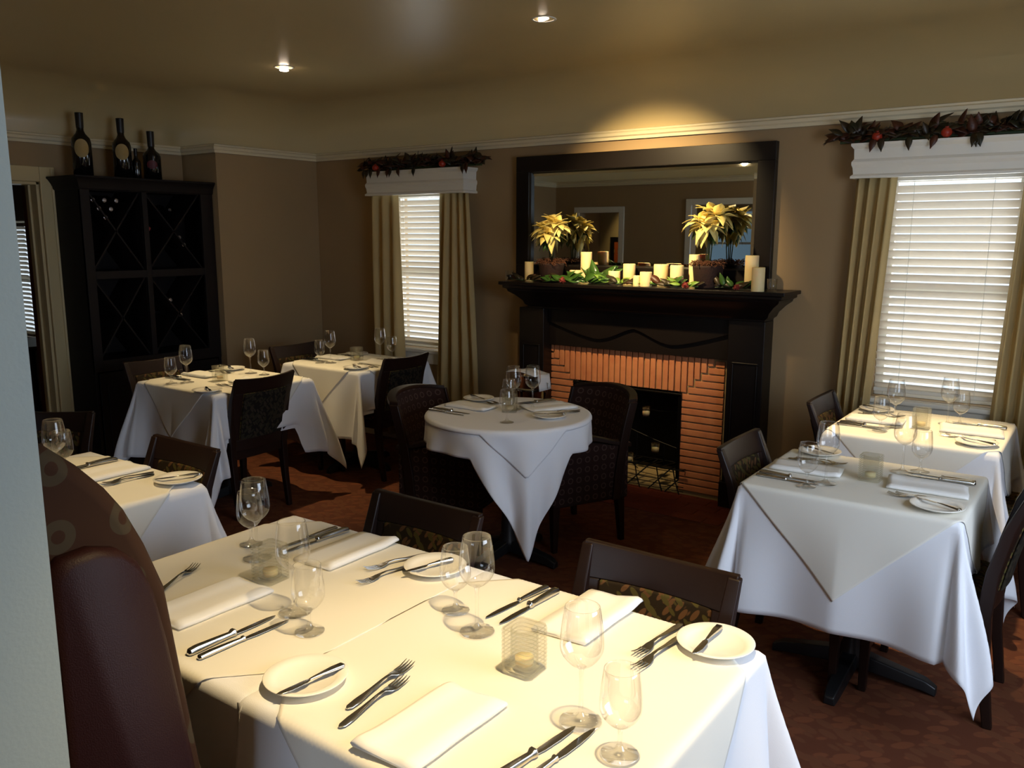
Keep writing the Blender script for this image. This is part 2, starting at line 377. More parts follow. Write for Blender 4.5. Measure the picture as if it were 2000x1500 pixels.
wall_holes('wall_back', 'wall_paint', 'y', XR-0.3, XE+0.2, 0, CEIL, YW, YW+0.2, [(W1[0], W1[1], *WZ), (W2[0], W2[1], *WZ), (FB[0], FB[1], 0.0, FBZ)])
d_y1 = onx(89, 500, XR).y; d_y0 = d_y1-0.86; d_z = 2.0
wall_holes('wall_left', 'wall_paint', 'x', YB-0.2, YJ, 0, CEIL, XR-0.14, XR, [(d_y0, d_y1, -0.01+0.01, d_z)])
struct(MB().box((XR-0.14, YJ+0.002, 0), (XL, YW-0.002, CEIL)).make('wall_left_return', 'wall_paint'))
wall_holes('wall_right', 'wall_paint', 'x', YB-0.2, YW, 0, CEIL, XE, XE+0.2, [(1.1, 2.9, 0.85, 2.15)])
wall_holes('wall_front', 'wall_paint', 'y', XR+0.002, -1.16, 0, CEIL-.002, YO, YF, [(-5.62, -5.05, 0.0, 1.93), (-4.1, -3.32, 0.0, 2.0)])
struct(MB().box((-1.16, YO+0.002, 0), (-1.154, YF-0.0, CEIL-.003)).make('wall_front_jamb', 'jamb_paint'))
wall_holes('wall_rear', 'wall_paint', 'y', XR, XE, 0, CEIL, YB-0.2, YB, [(-6.0+.1, -4.6, 0.95, 2.1), (-1.8, 0.6, 0.8, 2.2)])
struct(MB().box((-9, YB-1.8, 0), (3, YB-1.7, 4)).make('wall_sky_blocker', 'outside_grey'))  # added slab that hides the bright sky behind the rear window in the mirror
struct(MB().box((-11, YB-.3, -0.1), (XE+.3, YW+.6, 0)).make('floor', 'carpet'))
# ceiling with coved edge
poly = [(XE, YF), (XE, YW), (XL, YW), (XL, YJ), (XR, YJ), (XR, YF)]
def inset(poly, d):
    out = []; n = len(poly)
    for i in range(n):
        p0, p1, p2 = Vector(poly[i-1]), Vector(poly[i]), Vector(poly[(i+1) % n])
        a = (p1-p0).normalized(); b = (p2-p1).normalized(); na = Vector((-a.y, a.x)); nb = Vector((-b.y, b.x))
        out.append(p1 + (na+nb)*d)
    return out
def sweep(poly, prof):
    b = MB(); rings = []
    for d, z in prof: rings.append([b.bm.verts.new((p.x, p.y, z)) for p in inset(poly, d)])
    for a, c in zip(rings, rings[1:]):
        n = len(a)
        for i in range(n): b.bm.faces.new((a[i], a[(i+1)%n], c[(i+1)%n], c[i]))
    return b, rings
CR_ = 0.30; prof = [(0.004, RAIL), (0.004, CEIL-CR_)] + [(0.004+CR_*(1-math.cos(t*PI/20)), CEIL-CR_+CR_*math.sin(t*PI/20)) for t in range(1, 11)]
b, rings = sweep(poly, prof); b.bm.faces.new(rings[-1])
o = struct(b.make('ceiling', 'cream_paint', smooth=True))
struct(MB().box((XR-.1, YB-.2, CEIL), (XE+.2, YO, CEIL+.1)).make('ceiling_rear', 'cream_paint'))
struct(MB().box((-11, 0.4, CEIL), (XR-.14, YW+.3, CEIL+.1)).make('ceiling_side', 'cream_paint'))
b, r = sweep(poly, [(0.006, RAIL-.005), (0.018, RAIL-.005), (0.018, RAIL+.012), (0.028, RAIL+.02), (0.028, RAIL+.038), (0.016, RAIL+.046), (0.016, RAIL+.056), (0.006, RAIL+.06)])
struct(b.make('trim_1', 'rail_paint'))
# baseboards
struct(MB().box((XL, YW-.02, 0), (-3.5, YW-.001, .13)).box((-1.6, YW-.02, 0), (XE, YW-.001, .13)).make('baseboard_back', 'trim_white', bevel=.004))
struct(MB().box((XL+.001, YJ, 0), (XL+.02, YW, .13)).make('baseboard_left', 'trim_white', bevel=.004))
# doorway on the left: pale casing, wooden jamb
q = 0.10
b = MB(); x0 = XR+.001; x1 = XR+.022
b.box((x0, d_y0-q, 0), (x1, d_y0, d_z+q)); b.box((x0, d_y1, 0), (x1, d_y1+q, d_z+q)); b.box((x0, d_y0, d_z), (x1, d_y1, d_z+q))
b.box((x1, d_y1+q-.03, 0), (x1+.01, d_y1+q-.01, d_z+q-.01))
struct(b.make('trim_2', 'door_trim_paint', bevel=.006))
b = MB(); b.box((XR-.16, d_y1-.02, 0), (XR, d_y1, d_z)); b.box((XR-.16, d_y0, 0), (XR, d_y0+.02, d_z)); b.box((XR-.16, d_y0, d_z-.02), (XR, d_y1, d_z))
b.box((XR-.10, d_y1-.035, 0), (XR-.08, d_y1-.02, d_z)); struct(b.make('door_1', 'door_trim_paint', bevel=.003))
t = struct(MB().box((XR-.245, d_y1-.006, 0.01), (XR-.165, d_y1+.036, d_z-.03)).make('door_2', 'red_wood', bevel=.004))
# room beyond the doorway
struct(wall_holes('wall_side', 'outside_wall', 'y', -11, XR-.141, 0, CEIL, 3.95, 4.1, [(-10.4, -8.58, 0.64, 1.78)]))
struct(MB().box((-11.1, 0.4, 0), (-11, 4.1, CEIL)).make('wall_side_end', 'outside_wall'))
struct(MB().box((-11, 0.3, 0), (XR-.141, 0.4, CEIL)).make('wall_side_front', 'outside_wall'))

def blinds(name, x0, x1, z0, z1, y, pitch=.0425, tilt=-46, label=None, drop=(0.2, 0.78), cord=True):
    t = thing(name, label, 'window blind', ((x0+x1)/2, y, z0)); hw = (x1-x0)/2
    MB().box((-hw, -.02, z1-z0-.035), (hw, .02, z1-z0)).make('head_rail', 'trim_white', t, bevel=.003)
    b = MB(); z = .035; a = math.radians(tilt); n = 0
    while z < z1-z0-.038:
        c, s = math.cos(a)*.0235, math.sin(a)*.0235
        pts = [(-c, -s), (-c*.3, -s*.3+.0025), (c*.3, s*.3+.0025), (c, s)]
        top = [(x, yy, z+zz+.0011) for yy, zz in pts for x in (0,)]
        rings = []
        for x in (-hw, hw): rings.append([(x, yy, z+zz) for yy, zz in pts] + [(x, yy+.0012, z+zz-.002) for yy, zz in pts[::-1]])
        b.loft(rings); z += pitch; n += 1
    b.make('slats', 'blind_slat', t)
    MB().box((-hw, -.018, 0), (hw, .018, .022)).make('bottom_rail', 'trim_white', t, bevel=.004)
    for f in drop:
        MB().tube([(-hw+2*hw*f, -.026, .01), (-hw+2*hw*f, -.026, z1-z0-.03)], .0012, 5).make('ladder_cord', 'lining', t)
    return t
def window(n, x0, x1, z0, z1, y, depth=.2, stool=True):
    fr = MB(); f = .045
    yy0, yy1 = y+.07, y+.12
    fr.box((x0, yy0, z0), (x0+f, yy1, z1)); fr.box((x1-f, yy0, z0), (x1, yy1, z1)); fr.box((x0+f, yy0, z0), (x1-f, yy1, z0+f)); fr.box((x0+f, yy0, z1-f), (x1-f, yy1, z1)); fr.box((x0+f, yy0, (z0+z1)/2-.02), (x1-f, yy1, (z0+z1)/2+.02))
    o = struct(fr.make('window_%d' % n, 'trim_white', bevel=.004))
    MB().box((x0+f-.004, y+.09, z0+f-.004), (x1-f+.004, y+.094, z1-f+.004)).make('pane', 'pane', o)
    if stool:
        MB().box((x0-.07, y-.05, z0-.03), (x1+.07, y+.069, z0-.001)).make('window_sill', 'trim_white', o, bevel=.008)
        MB().box((x0-.05, y-.018, z0-.115), (x1+.05, y-.001, z0-.031)).make('apron', 'trim_white', o, bevel=.004)
        MB().box((x0-.06, y-.02, z0), (x0, y-.001, z1+.06)).box((x1, y-.02, z0), (x1+.06, y-.001, z1+.06)).box((x0-.06, y-.02, z1), (x1+.06, y-.001, z1+.06)).make('casing', 'trim_white', o, bevel=.004)
    return o
window(1, W1[0], W1[1], *WZ, YW); window(2, W2[0], W2[1], *WZ, YW); window(3, -10.4, -8.58, 0.64, 1.78, 3.95, stool=False)
window(5, -1.8, 0.6, 0.8, 2.2, YB-.2, stool=False); window(6, -5.9, -4.6, 0.95, 2.1, YB-.2, stool=False)
b = MB(); b.box((XE+.1, 1.1, .85), (XE+.15, 1.15, 2.15)).box((XE+.1, 2.85, .85), (XE+.15, 2.9, 2.15)).box((XE+.1, 1.15, .85), (XE+.15, 2.85, .9)).box((XE+.1, 1.15, 2.1), (XE+.15, 2.85, 2.15)); struct(b.make('window_4', 'trim_white', bevel=.004))
blinds('window_blind', W1[0]+.01, W1[1]-.01, 0.80, 1.975, YW+.025, label='white slatted blind in the narrow window left of the fireplace')
blinds('window_blind', W2[0]+.01, W2[1]-.01, 0.80, 1.975, YW+.025, label='white slatted blind in the bright window behind the right tables')
blinds('window_blind', -10.38, -8.6, 0.66, 1.76, 3.925, tilt=-40, label='white slatted blind in the dark room beyond the left doorway')
# cornice boxes over the windows
def valance(xc, wd, label):
    t = thing('window_valance', label, 'valance', (xc, YW, 1.95)); b = MB(); h = wd/2; d = .15
    prof = [(0, 0), (.012, 0), (.012, .012), (.0, .022), (.004, .055), (.010, .07), (.010, .085), (0, .1), (.002, .15), (.016, .168), (.016, .18)]
    # outer skin follows the moulded profile round three sides
    rings = []
    for dd, z in prof:
        rings.append([(-h-dd, 0, z), (-h-dd, -d-dd, z), (h+dd, -d-dd, z), (h+dd, 0, z)])
    vr = [[b.bm.verts.new(p) for p in r] for r in rings]
    for a, c in zip(vr, vr[1:]):
        for i in range(3): b.bm.faces.new((a[i], a[i+1], c[i+1], c[i]))
    inner = [[b.bm.verts.new(p) for p in ((-h+.015, 0, z), (-h+.015, -d+.015, z), (h-.015, -d+.015, z), (h-.015, 0, z))] for z in (0, .165)]
    for i in range(3):
        b.bm.faces.new((inner[0][i], inner[0][i+1], inner[1][i+1], inner[1][i])); b.bm.faces.new((vr[0][i], vr[0][i+1], inner[0][i+1], inner[0][i]))
    b.bm.faces.new(inner[1]); b.bm.faces.new(vr[-1])
    b.make('cornice_box', 'trim_white', t)
    return t
v1x = ony(713, 370, YW-.16).x, ony(905, 360, YW-.16).x; v2x = ony(1662, 330, YW-.16).x
vw = v1x[1]-v1x[0]
valance((v1x[0]+v1x[1])/2, vw-.02, 'white moulded cornice box above the narrow window left of the fireplace')
valance(v2x+vw/2+.01, vw, 'white moulded cornice box above the bright window at the right edge')
V1C = (v1x[0]+v1x[1])/2; V2C = v2x+vw/2+.01
def curtain(xa0, xa1, xb0, xb1, zt, zb, label, seed, nf=4, tie=0):
    """xa: extent at the top, xb: extent at the bottom"""
    rnd = random.Random(seed); y = YW-.085; ph = rnd.random()*6; b = MB()
    xc = (xb0+xb1)/2
    def f(u, v):
        z = zt+(zb-zt)*v; x = (xa0+(xa1-xa0)*u)*(1-v)+(xb0+(xb1-xb0)*u)*v + tie*math.sin(v*PI)*(u-.5 if tie < 0 else u)
        amp = .022+.014*v; yy = y+amp*math.sin(u*nf*2*PI+ph+.5*math.sin(3*v))+.006*math.sin(u*nf*5+ph*2+v*4)
        return (x-xc, yy-y, z)
    def g(u, v): p = f(u, v); return (p[0], p[1]+.004, p[2])
    b.grid(72, 24, f); 
    o = b.make('curtain', 'curtain', smooth=True); o.location = (xc, y, 0)
    so = o.modifiers.new('thick', 'SOLIDIFY'); so.thickness = .003
    tag(o, label, 'curtain', 'curtain panels'); return o
yc = YW-.085
X = lambda px, py: ony(px, py, yc).x
curtain(X(722,420), X(777,420), X(728,640), X(788,640), 1.955, .06, 'left gold curtain panel of the narrow window', 1, 3)
curtain(X(862,420), X(917,420), X(850,780), X(940,780), 1.955, .06, 'right gold curtain panel of the narrow window', 2, 4)
curtain(X(1668,400), X(1748,400), X(1620,800), X(1684,790), 1.955, .06, 'left gold curtain panel of the bright window', 3, 4)
curtain(X(1996,400), X(2100,400), X(1922,800), X(2060,800), 1.955, .06, 'right gold curtain panel of the bright window', 4, 5)
# ------------------------------------------------------------------ fireplace
ZM = 1.341; YM = 4.616
bx0, bx1, bz1 = -3.27, -1.90, 0.93
t = thing('fireplace', 'dark wood fireplace surround with red brick face and black opening', 'fireplace', (-2.57, YW, 0)); FX = -2.57
px0 = ony(1014, 700, 4.77).x; px1 = ony(1491, 700, 4.77).x; ix0 = ony(1061, 700, 4.77).x; ix1 = ony(1419, 720, 4.77).x
def F_(b): return b
Y_ = lambda y: y-YW
for a, c in ((px0, ix0), (ix1, px1)):
    a -= FX; c -= FX; m = MB()
    m.box((a, Y_(4.77), 0), (c, -.001, 1.16)); m.box((a-.012, Y_(4.755), 0), (c+.012, -.001, .17))
    m.box((a+.03, Y_(4.762), .22), (a+.042, Y_(4.77), .9)); m.box((c-.042, Y_(4.762), .22), (c-.03, Y_(4.77), .9)); m.box((a+.03, Y_(4.762), .9), (c-.03, Y_(4.77), .912))
    m.make('pilaster', 'mantel_wood', t, bevel=.004)
m = MB(); m.box((ix0-FX, Y_(4.845), .905), (ix1-FX, -.001, 1.16)); m.make('frieze', 'mantel_wood', t, bevel=.003)
# cupid's-bow apron
pts = [(0, 0)]; wA = (ix1-ix0)/2+.0; n = 40; low = []
for i in range(n+1):
    u = -1+2*i/n; a = abs(u)
    z = 1.055-.085*math.sin(min(1, a/.42)*PI/2)**1.4 + .10*max(0, (a-.42)/.58)**1.3 if a > 0 else 1.055
    low.append((u*wA, z))
cxA = (ix0+ix1)/2-FX
poly_ = [(x+cxA, z) for x, z in low] + [(wA+cxA, 1.16), (-wA+cxA, 1.16)]
MB().prism(poly_, lambda u, v: (u, Y_(4.825), v), lambda u, v: (u, Y_(4.846), v)).make('apron', 'mantel_wood', t, bevel=.004)
m = MB(); prof = [(.0, 1.16), (.0, 1.17), (.02, 1.185), (.03, 1.21), (.07, 1.25), (.105, 1.275), (.11, 1.29), (.13, 1.30), (.13, 1.315), (.15, 1.32), (.15, ZM)]
rings = []
sx0, sx1 = ony(973, 551, YM).x-FX, ony(1532, 571, YM).x-FX
for d_, z in prof:
    k = d_-.15; rings.append([(sx0-k*1.0, 0-.001, z), (sx0-k*1.0, Y_(YM)-k, z), (sx1+k*1.0, Y_(YM)-k, z), (sx1+k*1.0, -.001, z)])
m.loft(rings); m.make('mantel_shelf', 'mantel_wood', t, bevel=.003)
# bricks
bk = MB(); jt = MB(); rnd = random.Random(5)
jt.box((bx0-FX-.02, -.028, 0), (FB[0]-FX, -.001, FBZ)); jt.box((FB[1]-FX, -.028, 0), (bx1-FX+.02, -.001, FBZ)); jt.box((bx0-FX-.02, -.028, FBZ), (bx1-FX+.02, -.001, bz1))
jt.make('brick_mortar', 'brick_joint', t)
def brick(x0, z0, x1, z1):
    dd = rnd.uniform(-.002, .003); bk.box((x0-FX, -.043+dd, z0), (x1-FX, -.02, z1))
co_ = .0455; nH = 15; sp = .0465; steps = 6
# left and right stacks of flat bricks and soldier course with stepped corners
inner = [FB[0], FB[1]]
sp2 = (FB[1]-FB[0])/18; z = FBZ-co_*14
nL = int((FB[0]-bx0)/sp2)+1; nR = int((bx1-FB[1])/sp2)+1; row = -14
while z < bz1-.012:
    over = max(0, row+1); wL = FB[0]-over*sp2; wR = FB[1]+over*sp2; zz0, zz1 = max(z, .004), min(z+co_-.009, bz1)
    if wL > bx0+.012: brick(bx0, zz0, wL-.004, zz1)
    if wR < bx1-.012: brick(wR+.004, zz0, bx1, zz1)
    z += co_; row += 1
for i in range(-nL, 18+nR):
    x0 = max(FB[0]+i*sp2, bx0); x1 = min(FB[0]+(i+1)*sp2-.008, bx1); k = -1-i if i < 0 else (i-18 if i >= 18 else 0); zb = FBZ+co_*k
    if x1-x0 > .012 and zb < bz1-.012: brick(x0, zb+.003, x1, bz1)
bk.make('bricks', 'brick', t, bevel=.0025, seg=1)
# firebox
m = MB(); f0, f1 = FB[0]-FX, FB[1]-FX
m.box((f0-.03, .0, 0), (f0, .5, FBZ+.03)); m.box((f1, .0, 0), (f1+.03, .5, FBZ+.03)); m.box((f0-.03, .5, 0), (f1+.03, .53, FBZ+.03)); m.box((f0, .0, FBZ), (f1, .5, FBZ+.03))
m.make('firebox', 'black_inside', t)
MB().box((f0, -.05, .0), (f1, .5, .012)).make('firebox_floor', 'stone_floor', t)
m = MB(); m.tube([(f0-.01, -.055, FBZ-.012), (f1+.01, -.055, FBZ-.012)], .006)
m.box((f0-.01, -.052, 0.03), (f0+.012, -.044, FBZ)); m.box((f1-.012, -.052, 0.1), (f1+.01, -.044, FBZ))
for i in range(22):
    xx = f0+(f1-f0)*(i+.5)/22; m.tube([(xx-.012, -.056, FBZ-.005), (xx, -.06, FBZ+.008), (xx+.012, -.056, FBZ-.005)], .0018, 5)
m.make('screen_rail', 'black_metal', t)
# hearth of terracotta tiles
hx0, hx1, hy0, hy1 = -3.42, -1.72, 4.42, YW-.16
h = thing('hearth', 'terracotta tiled hearth on the floor before the fireplace', 'hearth', (-2.57, 4.6, 0))
MB().box((hx0+2.57, hy0-4.6, .001), (hx1+2.57, YW-4.6-.05, .006)).make('grout_bed', 'grout', h)
m = MB(); y = hy0
r_ = 0
while y < YW-.08:
    x = hx0-(.1 if r_ % 2 else 0)
    while x < hx1-.02:
        m.box((max(x, hx0)+2.57, y-4.6, .004), (min(x+.195, hx1)+2.57, min(y+.095, YW-.06)-4.6, .011)); x += .2
    y += .1; r_ += 1
m.make('tiles', 'terracotta', h, bevel=.0015, seg=1)
# iron votive stand inside the firebox
cs = thing('votive_stand', 'black iron candle stand with curled rods inside the fireplace opening', 'candle stand', (-2.42, 4.93, 0.013))
m = MB(); rr = .0045
for xx in (-.22, -.06, .1, .22):
    m.tube([(xx-.05, -.10, 0), (xx, -.05, .06), (xx+.05, .02, .12), (xx+.09, .08, .155)], rr, 6)
    m.tube([(xx+.05, -.10, 0), (xx, -.05, .06), (xx-.05, .02, .12)], rr, 6)
for zz in (.02, .05, .08): m.tube([(-.3, -.10, zz), (.3, -.10, zz)], .003, 6)
m.tube([(-.3, -.09, .155), (.3, -.09, .155)], .005, 6); m.tube([(-.3, .08, .155), (.3, .08, .155)], .005, 6)
for i in range(8): m.tube([(-.28+i*.08, -.09, .158), (-.24+i*.08, .08, .158)], .004, 6)
m.make('grate', 'black_metal', cs)
m = MB(); m.tube([(-.34, .05, .155), (-.3, .05, .4), (-.24, .04, .52), (-.1, .03, .505), (.06, .02, .50), (.24, .02, .52)], .005, 6)
m.tube([(-.33, .03, .40), (-.12, .02, .345), (.04, .02, .30), (.22, .02, .26)], .005, 6); m.tube([(-.1, .02, .15), (-.1, .02, .34)], .004, 6)
m.tube([(.1, .02, .15), (.1, .02, .29)], .004, 6); m.make('curled_rods', 'black_metal', cs)
VOT = [((1262, 803), 'upper glass votive cup in the fireplace candle stand'), ((1280, 874), 'lower right glass votive cup in the fireplace candle stand'), ((1229, 893), 'lower left glass votive cup in the fireplace candle stand')]
vproto = thing('votive_cup', 'x', 'votive candle')
MB().lathe([(0, 0), (.022, 0), (.026, .004), (.029, .06), (.0275, .06), (.0245, .006), (0, .006)], n=20).make('cup', 'glass', vproto, smooth=True)
MB().lathe([(0, .007), (.0235, .007), (.0255, .028), (0, .028)], n=20).make('wax', 'wax', vproto, smooth=True)
for (pp, lb) in VOT:
    p = ony(pp[0], pp[1], 4.86); dup(vproto, (p.x, p.y, p.z-.03), 0, lb, 'votive cups in the fireplace stand')
    MBp = MB().lathe([(0, -.004), (.02, -.004), (.02, 0), (0, 0)], n=16).tube([(0, 0, -.004), (0, .05, -.02), (0.02, .09, -.06)], .003, 5)
    s_ = MBp.make('cup_bracket', 'black_metal', cs); s_.location = (p.x+2.42, p.y-4.93, p.z-.0315-.013)
# ------------------------------------------------------------------ mirror
mx0, mx1 = -3.467, -1.652; mz0, mz1 = ZM+.002, 2.183
mt = thing('wall_mirror', 'wide rectangular mirror in a dark wood frame above the mantel', 'mirror', ((mx0+mx1)/2, YW-.002, mz0)); hw = (mx1-mx0)/2; hh = mz1-mz0
fw = .105; m = MB()
for a, c in (((-hw, -.045, 0), (hw, 0, fw)), ((-hw, -.045, hh-fw), (hw, 0, hh)), ((-hw, -.045, fw), (-hw+fw, 0, hh-fw)), ((hw-fw, -.045, fw), (hw, 0, hh-fw))): m.box(a, c)
m.box((-hw, -.05, 0), (hw, -.045, .02)); m.make('mirror_frame', 'mantel_wood', mt, bevel=.006)
m = MB(); a, c = hw-fw, hh-fw; bv = .028
o_ = [(-a, -.012, fw), (a, -.012, fw), (a, -.012, c), (-a, -.012, c)]; i_ = [(-a+bv, -.016, fw+bv), (a-bv, -.016, fw+bv), (a-bv, -.016, c-bv), (-a+bv, -.016, c-bv)]
vo = [m.bm.verts.new(p) for p in o_]; vi = [m.bm.verts.new(p) for p in i_]; m.bm.faces.new(vi)
for k in range(4): m.bm.faces.new((vo[k], vo[(k+1)%4], vi[(k+1)%4], vi[k]))
g = m.make('mirror_glass', 'mirror', mt)
# ------------------------------------------------------------------ candles
def candle(px0, px1, top, y, label, zbase=ZM):
    xc = ony((px0+px1)/2, top, y); dep = (Vector((xc.x, xc.y, 0))-Vector((0, 0, H))).dot(CF); r = (px1-px0)/2*dep/F
    t = thing('pillar_candle', label, 'candle', (xc.x, y, zbase), 0, 'ivory candles on the mantel'); h = max(.03, xc.z-zbase)
    MB().lathe([(0, 0), (r*.98, 0), (r, .003), (r, h-.004), (r*.96, h), (r*.7, h-.004), (.004, h-.010), (0, h-.010)], n=28).make('wax_body', 'wax', t, smooth=True)
    MB().tube([(0, 0, h-.010), (0, 0, h-.001), (.002, 0, h+.005)], .0014, 5).make('wick', 'wick', t)
CAND = [((1135, 1156, 492), 4.79, 'tall slim ivory candle left of the big upright leaves'), ((1113, 1134, 527.6), 4.76, 'short ivory candle just left of the tall slim one'),
 ((1189, 1211, 529), 4.75, 'short ivory candle behind leaves, second group from left'), ((1218, 1241, 515), 4.80, 'medium ivory candle standing behind the mantel centre'),
 ((1237, 1250, 538), 4.67, 'smallest ivory candle at the mantel centre'), ((1250.6, 1273, 531), 4.69, 'brightly lit ivory candle right of the smallest candle'),
 ((1278, 1306, 516), 4.81, 'broad ivory candle behind the right leaves'), ((1310, 1335, 518), 4.74, 'ivory candle between the broad candle and the right plant pot'),
 ((1347, 1366, 497), 4.83, 'tall ivory candle half hidden behind the right plant pot'), ((1457, 1482, 499), 4.76, 'tallest ivory candle at the right end of the mantel'),
 ((1470, 1494, 522), 4.655, 'ivory candle in front of the tallest one at the right end'), ((1025, 1042, 511), 4.80, 'ivory candle at the left end beside the left plant pot')]
for (a, b_, tp), y, lb in CAND: candle(a, b_, tp, y, lb)
for px_, y, lb in ((995, 4.70, 'empty clear glass votive at the left end of the mantel'), (1508, 4.70, 'empty clear glass votive at the right end of the mantel')):
    p = ony(px_, 560, y); o = MB().lathe([(0, 0), (.022, 0), (.026, .004), (.03, .07), (.0285, .07), (.024, .008), (0, .008)], n=20).make('glass_votive', 'glass', smooth=True)
    o.location = (p.x, y, ZM+.001); tag(o, lb, 'votive glass', 'glass votives on the mantel')
# ------------------------------------------------------------------ plants
def leaf_into(b, base, d, up, L, W, curl=.3, fold=.15, n=7, tip=1.0, th=.0012):
    """a curved, folded leaf blade with thickness; d = direction, up = side the face looks to"""
    d = Vector(d).normalized(); up = Vector(up); s = d.cross(up).normalized(); u = s.cross(d).normalized(); rings = []
    for i in range(n+1):
        t_ = i/n; ang = curl*t_; c = Vector(base)+d*(L*t_*math.cos(ang*.5))-u*(L*t_*math.sin(ang))
        w_ = W*.5*math.sin(PI*min(1, .06+.94*t_)**(.75*tip))*(1 if t_ < .98 else .05)
        w_ = max(w_, .0012)
        wav = .12*W*math.sin(t_*9)
        rings.append([c-s*w_+u*(fold*w_*2+wav*.3), c+u*.0, c+s*w_+u*(fold*w_*2-wav*.3), c+s*w_*.98+u*(fold*w_*2-th-wav*.3), c-u*th, c-s*w_*.98+u*(fold*w_*2-th+wav*.3)])
    b.loft(rings)
def poinsettia(pxc, y, label, seed, cy, ph, R=.13, potl=.05, potw=None):
    rnd = random.Random(seed); p0 = ony(pxc, 500, y)
    t = thing('potted_poinsettia', label, 'plant', (p0.x, y, ZM+.001)); pw = potw
    MB().lathe([(0, 0), (pw*.8, 0), (pw*.86, .01), (pw, ph*.9), (pw*1.03, ph), (pw*.9, ph), (pw*.85, ph*.9), (0, ph*.88)], n=24).make('pot', 'pot_brown', t, smooth=True)
    m = MB()
    for k in range(240):
        a = rnd.random()*2*PI; rr_ = pw*1.05*math.sqrt(rnd.random()); z = ph*.93+rnd.random()*.028
        p = Vector((rr_*math.cos(a), rr_*math.sin(a), z)); q = p+Vector((rnd.uniform(-.03, .03), rnd.uniform(-.03, .03), rnd.uniform(-.015, .02)))
        m.tube([p, (p+q)/2+Vector((0, 0, .008)), q], .0022, 4)
    m.make('moss', 'moss', t)
    zc = ony(pxc, cy, y).z-ZM
    st = MB(); br = MB(); gl = MB()
    heads = [(-.05, .0, -.01), (.055, -.015, .02), (.005, -.05, -.04), (.0, .02, .035)]
    for hx, hy, hz in heads:
        top = Vector((hx, hy, zc+hz)); st.tube([(hx*.2, hy*.2, ph*.9), (hx*.4, hy*.4, (zc+ph)/2), top], .0035, 6)
        for ring_, (nn, L, el) in enumerate(((7, .10, -.45), (7, .105, .0), (6, .09, .5), (4, .07, 1.0))):
            for k in range(nn):
                a = 2*PI*(k+rnd.random()*.5)/nn+ring_*.5; e = el+rnd.uniform(-.3, .3)
                d = Vector((math.cos(a)*math.cos(e), math.sin(a)*math.cos(e), math.sin(e)))
                leaf_into(br, top+d*.008, d, Vector((0, 0, 1))+d*.1, L*rnd.uniform(.85, 1.25), (.064)*rnd.uniform(.8, 1.15), curl=rnd.uniform(.0, .9), fold=rnd.uniform(.05, .3), tip=1.1)
        ct = MB()
        for k in range(6):
            a = rnd.random()*2*PI; ct.sphere(top+Vector((math.cos(a)*.008, math.sin(a)*.008, .008)), .0055, 6)
        ct.make('flower_centre', 'bract_centre', t, smooth=True)
        for k in range(4):
            a = rnd.random()*2*PI; d = Vector((math.cos(a), math.sin(a), -.5)); leaf_into(gl, top+Vector((0, 0, -.03)), d, (0, 0, 1), .09, .04, .5)
    st.make('stems', 'stem', t, smooth=True); br.make('bracts', 'bract', t, smooth=True); gl.make('leaves', 'green_leaf', t, smooth=True)
poinsettia(1077, 4.76, 'cream poinsettia in a brown pot at the left of the mantel', 3, 447, .125, potw=.085)
poinsettia(1384, 4.74, 'larger cream poinsettia in a brown pot at the right of the mantel', 8, 430, .135, potw=.09)
# leaf sprigs lying along the mantel
def sprig(px_, y, n, label, seed, mats=('green_leaf',), L=.12, spread=1.0, fruit=None, tall=0, z0=ZM+.002, name='leaf_sprig', cat='foliage', group='magnolia sprigs on the mantel'):
    rnd = random.Random(seed); p0 = ony(px_, 555, y); t = thing(name, label, cat, (p0.x, y, z0), 0, group); bs = {k: MB() for k in mats}
    tw = MB()
    for s in (-1, 1): tw.tube([(0, 0, .008), (s*.05*spread, rnd.uniform(-.02, .02), .014), (s*.11*spread, 0, .01)], .003, 5)
    tw.make('twig', 'stem', t)
    n = int(n*1.9)
    for k in range(n):
        s = (k/(n-1)-.5)*2 if n > 1 else 0; base = Vector((s*.09*spread, rnd.uniform(-.015, .015), .014+rnd.random()*.01))
        e = rnd.uniform(.05, .75)+tall*rnd.random(); a = rnd.uniform(-.5, .5)+(0 if s > 0 else PI)
        d = Vector((math.cos(a)*math.cos(e), -abs(math.sin(a))*math.cos(e)*.6, math.sin(e)))
        leaf_into(bs[rnd.choice(mats)], base, d, Vector((0, -.9, .7)), L*rnd.uniform(.7, 1.15), L*.42*rnd.uniform(.8, 1.2), curl=rnd.uniform(0, .5), fold=.12)
    for k, b in bs.items(): b.make('leaves' if k != 'brown_leaf' else 'dry_leaves', k, t, smooth=True)
    return t
sprig(1098, 4.67, 8, 'dark green leaf sprig before the left poinsettia pot', 21, ('green_leaf', 'dark_leaf'), .085)
sprig(1140, 4.68, 8, 'long green leaves lying before the tall slim candle', 22, ('green_leaf',), .125)
sprig(1172, 4.76, 6, 'large green leaves standing upright near the mantel centre', 23, ('green_leaf',), .15, .5, tall=.9)
sprig(1208, 4.68, 9, 'light and dark green sprig left of the smallest candle', 24, ('light_green_leaf', 'green_leaf', 'dark_leaf'), .085)
sprig(1293, 4.70, 9, 'green sprig with yellowing leaves right of the centre candles', 25, ('green_leaf', 'light_green_leaf', 'brown_leaf'), .10)
sprig(1330, 4.67, 7, 'dark leaf sprig with pale buds before the right plant pot', 26, ('dark_leaf', 'light_green_leaf'), .07)
sprig(1432, 4.69, 8, 'dull green and brown leaves right of the right plant pot', 27, ('green_leaf', 'dark_leaf'), .075, tall=.7)
sprig(1022, 4.68, 6, 'brown and green leaves at the left end of the mantel', 28, ('brown_leaf', 'dark_leaf'), .075)
